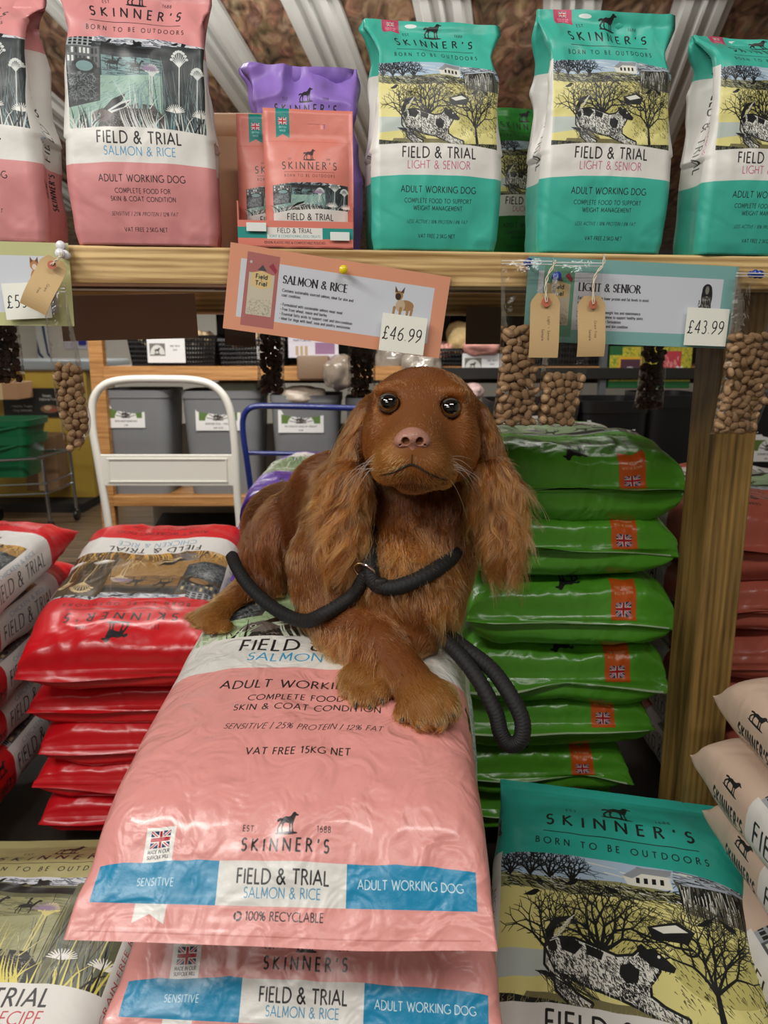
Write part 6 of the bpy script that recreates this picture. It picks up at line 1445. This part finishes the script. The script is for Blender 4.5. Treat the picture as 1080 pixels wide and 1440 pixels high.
# keep the belly and legs on the sack: lift what would sink into it
zmin = PINK_LOC.z + .010 + math.tan(R(SL)) * (Vd[:, 1] - PINK_LOC.y); Vd[:, 2] = np.maximum(Vd[:, 2], zmin)
_e = np.vstack([Fd[:, [0, 1]], Fd[:, [1, 2]], Fd[:, [2, 3]], Fd[:, [3, 0]]]); deg = np.bincount(_e.ravel(), minlength=len(Vd))[:, None]
for it in range(3):
    s_ = np.zeros_like(Vd)
    for c in range(3): s_[:, c] = np.bincount(_e[:, 0], Vd[_e[:, 1], c], len(Vd)) + np.bincount(_e[:, 1], Vd[_e[:, 0], c], len(Vd))
    Vd = Vd * .5 + .5 * s_ / deg
COLS = {'body': '#6c3a16', 'back': '#623214', 'haunch': '#673617', 'leg': '#72401a', 'fore': '#74411d', 'paw': '#8c5c2b', 'throat': '#572c12', 'chest': '#7c461c', 'crown': '#784119', 'brow': '#824718', 'cheek': '#82491d', 'bridge': '#7e4921', 'muzzle': '#85501f', 'lip_lit': '#9a6024', 'lip_lit2': '#85501f', 'chin': '#4c290f', 'ear': '#75431c'}  # left lip painted in its lit tone, throat darkened for the shadow gaps
def lin(h): c = hexc(h); return np.where(c <= .04045, c / 12.92, ((c + .055) / 1.055) ** 2.4)
def attrs(P):
    W = np.zeros(len(P)); fl = np.zeros((len(P), 3)); hl = np.zeros(len(P)); co = np.zeros((len(P), 3)); ear = np.zeros(len(P))
    for p in PR:
        d = sdf_prim(p, P); w = np.exp(-np.clip(d, -.02, 1) / .006); W += w; fl += w[:, None] * p[5] / np.linalg.norm(p[5]); hl += w * p[6]; co += w[:, None] * lin(COLS[p[7]]); ear += w * (p[7] == 'ear')
    W = np.maximum(W, 1e-30); fl /= np.maximum(np.linalg.norm(fl, axis=1), 1e-9)[:, None]; return fl, hl / W, co / W[:, None], ear / W
me = npmesh('dog', Vd, Fd)
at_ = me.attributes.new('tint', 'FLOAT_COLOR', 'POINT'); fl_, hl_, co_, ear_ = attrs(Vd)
at_.data.foreach_set('color', np.concatenate([co_ * np.where(ear_ > .3, .40, .72)[:, None], np.ones((len(Vd), 1))], 1).astype(np.float32).ravel())  # skin darkened, most under the ears, as painted shade between strands
def tint_mat(name, rough, hair=False):
    m, nt, b = new_mat(name); a = nt.nodes.new('ShaderNodeAttribute'); a.attribute_name = 'tint'
    if hair:
        nt.nodes.remove(b); h = nt.nodes.new('ShaderNodeBsdfHairPrincipled'); h.parametrization = 'COLOR'; nt.links.new(a.outputs['Color'], h.inputs['Color'])
        h.inputs['Roughness'].default_value = rough; h.inputs['Radial Roughness'].default_value = .55; h.inputs['Coat'].default_value = .25; h.inputs['Random Roughness'].default_value = .2
        nt.links.new(h.outputs[0], nt.nodes['Material Output'].inputs['Surface'])
    else: nt.links.new(a.outputs['Color'], b.inputs['Base Color']); b.inputs['Roughness'].default_value = rough; b.inputs['Specular IOR Level'].default_value = .25
    return m
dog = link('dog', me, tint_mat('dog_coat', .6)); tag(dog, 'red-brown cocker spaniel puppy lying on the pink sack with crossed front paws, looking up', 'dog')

from mathutils.bvhtree import BVHTree
# ---- eyes, nose, claws
def eye(pc, look):
    r = .0152; m1 = plain('#050405', .04, coat=1.0, spec=.8); m2 = plain('#6b4416', .08, coat=1.0); m3 = plain('#1a0f0a', .1, coat=1.0)
    bm = bmesh.new(); bmesh.ops.create_uvsphere(bm, u_segments=32, v_segments=40, radius=r); me = bpy.data.meshes.new('eye'); bm.to_mesh(me); bm.free()
    for m in (m1, m2, m3): me.materials.append(m)
    for p in me.polygons:
        a = math.degrees(p.center.normalized().angle(Vector((0, 0, 1)))); p.material_index = 0 if a < 45 else 1 if a < 59 else 2; p.use_smooth = True
    o = link('eye', me, None, dog, A3(*pc) + np.array([0, .006, 0])); o.rotation_euler = Vector(look).to_track_quat('Z', 'Y').to_euler(); return o
for s, e in zip((-1, 1), EYES):
    c = Vector(A3(*e)) + Vector((0, .006, 0)); o = eye(e, (s * .04, -1, .40))
    lookv = Vector((s * .12, -1, .18)).normalized(); up = Vector((0, 0, 1)); rt = lookv.cross(up).normalized(); up = rt.cross(lookv)
    for nm, a0, a1, rr, hex_ in (('upper_lid', 8, 172, .0021, '#1c0d06'), ('lower_lid', 184, 356, .0010, '#3a2218')):
        P = []
        for k in range(15):
            a = math.radians(a0 + (a1 - a0) * k / 14); P.append(c + (rt * math.cos(a) * .0132 + up * math.sin(a) * (.0108 if a0 < 90 else .0116)) + lookv * (.0092 if 2 < k < 12 else .0065))
        MB().tube(P, [rr * (.45 + .55 * math.sin(math.pi * k / 14)) for k in range(15)], 8).build(nm, plain(hex_, .45), dog, smooth=True)
NP_ = A3(580, 620, .944)
def nose():
    pr = []
    def e(o, r, k=.004): pr.append(('e', NP_ + np.array(o), np.array(r), np.eye(3), k, np.array([0, 0, 1.]), 0, 'body'))
    e((0, .004, .004), (.0185, .016, .0125)); e((-.0125, .003, -.001), (.0105, .012, .0095)); e((.0125, .003, -.001), (.0105, .012, .0095)); e((0, .002, -.008), (.007, .009, .011))
    Dn, ln = field(pr, .0009)
    for s in (-1, 1):
        g = np.stack(np.meshgrid(*[ln[q] + .0009 * np.arange(Dn.shape[q]) for q in range(3)], indexing='ij'), -1)
        q = ('c', NP_ + np.array([s * .0105, -.016, .0000]), NP_ + np.array([s * .0065, .0, .001]), (.0060, .0042)); Dn = np.maximum(Dn, -sdf_prim(q, g))
        q = ('c', NP_ + np.array([s * .012, -.012, -.003]), NP_ + np.array([s * .019, .0, -.005]), (.0013, .0013)); Dn = np.maximum(Dn, -sdf_prim(q, g))
    q = ('c', NP_ + np.array([0, -.011, -.004]), NP_ + np.array([0, -.008, -.02]), (.0010, .0010)); Dn = np.maximum(Dn, -sdf_prim(q, g))
    V, F = surface_nets(Dn, ln, .0009); return npmesh('nose', V, F)
link('nose', nose(), plain('#a0705f', .42, bump=.5, bscale=700, var=.15, coat=.15), dog)
bv_dog0 = BVHTree.FromPolygons([tuple(v) for v in Vd], [tuple(int(i) for i in f) for f in Fd])
def surf0(px, py, lift=0.0):
    o = Vector((0, 0, CAM_H)); r = (at(px, py, 1) - o).normalized(); h = bv_dog0.ray_cast(o, r); return h[0] + h[1] * lift
MPX = crom([(537, 669), (545, 667), (556, 663), (567, 657), (577, 653), (587, 656), (598, 663), (610, 669), (620, 673), (628, 675)], 34)
MOUTH = [surf0(x, y, .0002) for x, y in MPX]
MB().tube(MOUTH, [.0006 + .0009 * math.sin(math.pi * k / 33) for k in range(34)], 8).build('mouth_line', plain('#1c0c08', .5), dog, smooth=True)
PHIL = [surf0(579.5 - k * .1, 639 + k * 1.6, .0003) for k in range(9)]
MB().tube(PHIL, .0007, 6).build('philtrum', plain('#3a1e16', .6), dog, smooth=True)
cl = plain('#2a1c14', .35)
for (a, b) in (((568, 1010, .917), (563, 1018, .908)), ((590, 1018, .903), (587, 1025, .895)), ((614, 1016, .900), (616, 1023, .892)), ((634, 1004, .912), (641, 1010, .903)), ((502, 988, .950), (499, 998, .942)), ((520, 990, .948), (519, 1001, .941)), ((536, 981, .953), (539, 992, .945))):
    p, q = A3(*a), A3(*b); z = bag_z(q[1]) + .002; q[2] = max(q[2], z); MB().tube([Vector(p), Vector((p + q) / 2 + np.array([0, 0, .002])), Vector(q)], [.0026, .0022, .0007], 8).build('claw', cl, dog, smooth=True)

# ---- fur
vx = lambda x: 540 + FPX * x[:, 0] / (x[:, 1] * math.cos(PITCH) - (x[:, 2] - CAM_H) * math.sin(PITCH))
def vy(x): d = x[:, 1] * math.cos(PITCH) - (x[:, 2] - CAM_H) * math.sin(PITCH); return 720 - FPX * (x[:, 1] * math.sin(PITCH) + (x[:, 2] - CAM_H) * math.cos(PITCH)) / d
rng = np.random.default_rng(12)
def tri_sample(n, wf=None):
    T = np.vstack([Fd[:, [0, 1, 2]], Fd[:, [0, 2, 3]]]); a, b, c = Vd[T[:, 0]], Vd[T[:, 1]], Vd[T[:, 2]]; N = np.cross(b - a, c - a); ar = np.linalg.norm(N, axis=1); N = N / np.maximum(ar, 1e-12)[:, None]
    ctr = (a + b + c) / 3; view = np.array([0, 0, CAM_H]) - ctr; view /= np.linalg.norm(view, axis=1)[:, None]; w = ar * ((N * view).sum(1) > -.35)
    if wf is not None: w = w * wf(ctr, N)
    i = rng.choice(len(T), n, p=w / w.sum()); u, v = rng.random(n), rng.random(n); f = u + v > 1; u[f], v[f] = 1 - u[f], 1 - v[f]
    vn = np.zeros_like(Vd)
    return a[i] + u[:, None] * (b[i] - a[i]) + v[:, None] * (c[i] - a[i]), N[i]
def keep_off(P):
    z = PINK_LOC.z + .0145 + math.tan(R(SL)) * (P[..., 1] - PINK_LOC.y)
    over = (P[..., 0] > -.31) & (P[..., 0] < .115); P[..., 2] = np.where(over, np.maximum(P[..., 2], z), P[..., 2]); return P
def off_eyes(P, m=.0138):
    k = np.ones(len(P), bool)
    for e in EYES: k &= np.linalg.norm(P - (A3(*e) + np.array([0, -.004, 0])), axis=1) > m
    k &= np.linalg.norm((P - NP_) / np.array([1.1, 1, 1]), axis=1) > .0175
    for m_ in MOUTH + PHIL: k &= np.linalg.norm(P - np.array(m_), axis=1) > .0016
    return k
def curves(name, P, rad, col, mat):
    n, K = P.shape[:2]; d = bpy.data.hair_curves.new(name); d.add_curves([K] * n)
    d.attributes['position'].data.foreach_set('vector', P.astype(np.float32).ravel())
    r = d.attributes.get('radius') or d.attributes.new('radius', 'FLOAT', 'POINT'); r.data.foreach_set('value', rad.astype(np.float32).ravel())
    c = d.attributes.new('tint', 'FLOAT_COLOR', 'POINT'); c.data.foreach_set('color', np.concatenate([col, np.ones((n, K, 1))], 2).astype(np.float32).ravel())
    o = bpy.data.objects.new(name, d); COL.objects.link(o); o.parent = dog; d.materials.append(mat); return o
hair_m = tint_mat('fur', .26, True)
def short_fur(n):
    p, N = tri_sample(n, lambda c, nn: 1 + 1.8 * (c[:, 2] > .93)); ok = off_eyes(p); p, N = p[ok], N[ok]
    fl, hl, co, ear = attrs(p); K = 5
    warp = np.stack([vnoise(p * 38, s) for s in (1, 2, 3)], 1) * .55; f = fl + warp; f -= N * (f * N).sum(1)[:, None]; f /= np.linalg.norm(f, axis=1)[:, None]
    L = np.minimum(hl, .02) * rng.uniform(.6, 1.25, len(p)); t = np.linspace(0, 1, K)[None, :, None]
    lift = (.30 + .10 * rng.random(len(p)))[:, None, None]; jit = rng.normal(0, .12, (len(p), 1, 3))
    P = p[:, None] - N[:, None] * .001 + L[:, None, None] * (t * (f[:, None] + jit) + N[:, None] * lift * (t - .62 * t * t)) + np.array([0, 0, -1]) * (t ** 2 * L[:, None, None] * .12)
    px_, py_ = vx(p), vy(p); co = co * (1 - .5 * np.exp(-((px_ - 592) / 6) ** 2) * ((py_ > 522) & (py_ < 580) & (ear < .3)))[:, None]  # shade of the forehead groove painted as a darker fur stripe
    P = keep_off(P); big = vnoise(p * 22, 9)[:, None, None]; rv = rng.normal(0, .16, (len(p), 1, 1))
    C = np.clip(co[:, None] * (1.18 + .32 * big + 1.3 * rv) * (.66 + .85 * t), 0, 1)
    rad = np.repeat((.00034 * (1 - .75 * np.linspace(0, 1, K)))[None], len(p), 0)
    return P, rad, C
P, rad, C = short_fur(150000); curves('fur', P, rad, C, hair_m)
def locks(n, sel, length, wave, spread, per=13, K=12, bright=1.0, fl_over=None, seed=1, rc=.004, lift=.35, grav=.35):
    """wavy locks: clumps of long strands that gather towards the tip"""
    R_ = np.random.default_rng(seed); p, N = tri_sample(n * 6, lambda c, nn: sel(c) * 1.0 + 1e-9); ok = sel(p) > 0; p, N = p[ok][:n], N[ok][:n]; n = len(p)
    fl, hl, co, ear = attrs(p)
    if fl_over is not None: fl = fl_over(p)
    f = fl - N * (fl * N).sum(1)[:, None] * .8; f /= np.linalg.norm(f, axis=1)[:, None]; L = length * R_.uniform(.55, 1.2, n)
    t = np.linspace(0, 1, K)[None, :, None]; side = np.cross(f, N); side /= np.maximum(np.linalg.norm(side, axis=1), 1e-6)[:, None]
    ph = vnoise(p * 14, seed)[:, None, None] * 5 + R_.uniform(-.7, .7, (n, 1, 1)); fr = R_.uniform(.8, 1.3, (n, 1, 1))
    dirj = R_.normal(0, spread, (n, 1, 3))
    G = p[:, None] + L[:, None, None] * (t * (f[:, None] + dirj * t) + N[:, None] * lift * (t - .7 * t * t) + np.array([0, 0, -1]) * t * t * grav)
    G = G + side[:, None] * np.sin(t * 7.5 * fr + ph) * wave * 1.25 * t + N[:, None] * np.cos(t * 7.5 * fr + ph) * wave * .5 * t
    off = R_.normal(0, rc, (n, per, 1, 3)); Q = G[:, None] + off * (1 - .72 * t[None]) + R_.normal(0, .0010, (n, per, 1, 3)) * t[None] * 2
    Q = Q + R_.normal(0, .00015, (n, per, K, 3)); lv = R_.uniform(.7, 1.0, (n, per, 1, 1)); Q = Q[:, :, :1] + (Q - Q[:, :, :1]) * lv
    Q = Q.reshape(n * per, K, 3); Q = keep_off(Q)
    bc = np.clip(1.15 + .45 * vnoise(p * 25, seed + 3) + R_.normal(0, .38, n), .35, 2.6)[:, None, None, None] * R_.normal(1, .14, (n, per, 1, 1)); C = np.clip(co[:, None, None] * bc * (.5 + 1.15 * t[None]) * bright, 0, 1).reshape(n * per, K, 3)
    rad = np.repeat((.00034 * (1 - .8 * np.linspace(0, 1, K) ** 1.5))[None], n * per, 0); return Q, rad, C
def near(kinds, m):
    ps = [p for p in PR if p[7] in kinds]
    def f(x): return (np.min([sdf_prim(p, x) for p in ps], 0) < m).astype(float)
    return f
isear = near(('ear',), .002)
def ear_flow(p):
    l = vx(p) < 592; f = np.where(l[:, None], np.array([-.28, -.05, -1.0]), np.array([.16, -.05, -1.0])); f = f + np.stack([vnoise(p * 16, 4), vnoise(p * 16, 5) * .3, p[:, 0] * 0], 1) * .35; return f
q1 = locks(1300, lambda x: isear(x) * (vy(x) > 575), .062, .0050, .11, 14, 14, 1.1, ear_flow, 3, .0022, .16, .12)
q2 = locks(380, lambda x: isear(x) * (vy(x) > 660), .066, .0075, .18, 13, 14, 1.35, ear_flow, 5, .0026, .26, .1)
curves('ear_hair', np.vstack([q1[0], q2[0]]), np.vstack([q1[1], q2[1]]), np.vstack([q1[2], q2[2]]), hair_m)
ch = near(('chest', 'throat'), .002); q3 = locks(520, lambda x: ch(x) * (vy(x) > 700) * (vy(x) < 860), .034, .0035, .35, 10, 10, 1.15, None, 7, .004, .5, .2)
hq = near(('haunch',), .002); q4 = locks(420, lambda x: hq(x) * (vy(x) > 735), .045, .002, .12, 10, 10, 1.0, lambda p: np.tile(np.array([.08, -.15, -1.0]), (len(p), 1)), 9, .004, .3, .1)
bl = near(('back', 'leg'), .003); q5 = locks(260, lambda x: bl(x) * (vx(x) > 395) * (vx(x) < 480) * (vy(x) > 760) * (vy(x) < 850) * (x[:, 1] > 1.05), .045, .002, .15, 10, 10, 1.1, lambda p: np.tile(np.array([.05, -.3, -1.0]), (len(p), 1)), 11, .004, .4, .1)
fe = near(('fore', 'leg'), .002); q6 = locks(200, lambda x: fe(x) * (vx(x) > 440) * (vx(x) < 530) * (vy(x) > 880) * (vy(x) < 950), .034, .002, .2, 9, 9, 1.2, lambda p: np.tile(np.array([-.1, -.5, -1.0]), (len(p), 1)), 13, .004, .3, .1)
cat = [np.vstack([a[k] if a[k].shape[1] == 10 else (a[k][:, [0, 1, 2, 3, 4, 5, 6, 7, 8, 8]]) for a in (q3, q4, q5, q6)]) for k in range(3)]
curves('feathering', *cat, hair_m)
# whiskers
wp = []
for s, base in ((-1, [(532, 640), (528, 646), (534, 652), (530, 660), (538, 664)]), (1, [(625, 642), (632, 648), (628, 655), (634, 662), (622, 668)])):
    for (bx, by) in base:
        for _ in range(2):
            a = A3(bx + rng.normal(0, 2), by + rng.normal(0, 2), .975); L = rng.uniform(.035, .06); d = np.array([s * rng.uniform(.6, 1), -.2, rng.uniform(-.5, .45)]); d /= np.linalg.norm(d); t = np.linspace(0, 1, 10)[:, None]; wp.append(a + d * t * L + np.array([s * -.2, 0, -1]) * t ** 2 * L * rng.uniform(.35, .8))
wp = np.array(wp); curves('whisker', wp, np.repeat((.00042 * (1 - .8 * np.linspace(0, 1, 10)))[None], len(wp), 0), np.full((len(wp), 10, 3), .62), hair_m)

# ================================================================ THE ROPE LEAD
from mathutils.bvhtree import BVHTree
bv_dog = BVHTree.FromPolygons([tuple(v) for v in Vd], [tuple(int(i) for i in f) for f in Fd])
def on_dog(px, py, lift, fallback=None):
    o = Vector((0, 0, CAM_H)); r = (at(px, py, 1) - o).normalized(); h = bv_dog.ray_cast(o, r)
    if h[0] is None: return at(px, py, fallback or 1.1)
    return h[0] + h[1] * lift
rope = empty('rope_lead', tuple(at(520, 800, 1.04))); tag(rope, 'black braided slip lead looped round the neck of the dog', 'lead')
rm = plain('#09090a', .7, bump=.3, bscale=600)
def braid(pts, r, name, n=22, closed=False):
    P = [tuple(p) for p in pts]; Q = crom(P, 60); L = np.linalg.norm(np.diff(Q, axis=0), axis=1).sum(); Q = crom(P, max(30, int(L / .0016)))
    def rf(rr, i, k, n_):
        a = 2 * math.pi * k / n_; s = i * .0016 / .0058 * math.pi; return rr * (.90 + .16 * max(abs(math.sin(2 * a + s)), abs(math.sin(2 * a - s))) ** 2)
    o = MB().tube([Vector(q) for q in Q], r, n, rfun=rf).build(name, rm, rope, smooth=False); o.location = -rope.location
    for p in o.data.polygons: p.use_smooth = True
    return o
RR = .0098
def ld(pts, lift): return [on_dog(x, y, lift, d) if d is None or d < 0 else at(x, y, d) for x, y, d in pts]
braid([at(326, 782, 1.245), at(334, 800, 1.215), at(352, 826, 1.185), at(385, 855, 1.14), at(425, 873, 1.085), on_dog(462, 866, RR * 1.1), on_dog(490, 850, RR), on_dog(510, 826, RR * 1.0), on_dog(521, 806, RR * 1.1)], RR, 'rope')
braid([on_dog(523, 735, -.012), on_dog(522, 755, -.002), on_dog(522, 778, .006), on_dog(525, 800, .010), on_dog(532, 818, .012), on_dog(552, 826, .011), on_dog(580, 818, .010), on_dog(608, 802, .007), on_dog(632, 786, .001), on_dog(652, 772, -.015)], RR * 1.12, 'neck_loop')
braid([at(604, 882, 1.115), at(622, 898, 1.075), at(645, 920, 1.045), at(672, 955, 1.02), at(696, 1000, 1.0), at(704, 1030, .99), at(716, 1047, .985), at(732, 1040, .98), at(734, 1012, .985), at(716, 975, 1.0), at(690, 940, 1.03), at(655, 912, 1.065), at(620, 886, 1.125)], RR * 1.05, 'rope')
c = on_dog(521, 802, .016); t = [2 * math.pi * k / 28 for k in range(28)]
o = MB().tube([Vector((-.0155 * math.cos(a) * .7, -.003 + .0155 * math.cos(a) * .6, .0155 * math.sin(a))) for a in t], .0016, 8, closed=True).build('ring', plain('#c9c6c0', .15, 1), rope, smooth=True); o.location = c - rope.location; o.rotation_euler = (0, R(-55), 0)
o = MB().box((0, 0, 0), (.018, .012, .022), bev=.004, seg=2).build('leather_stop', plain('#17130f', .5), rope, smooth=True); o.location = on_dog(540, 822, .016) - rope.location
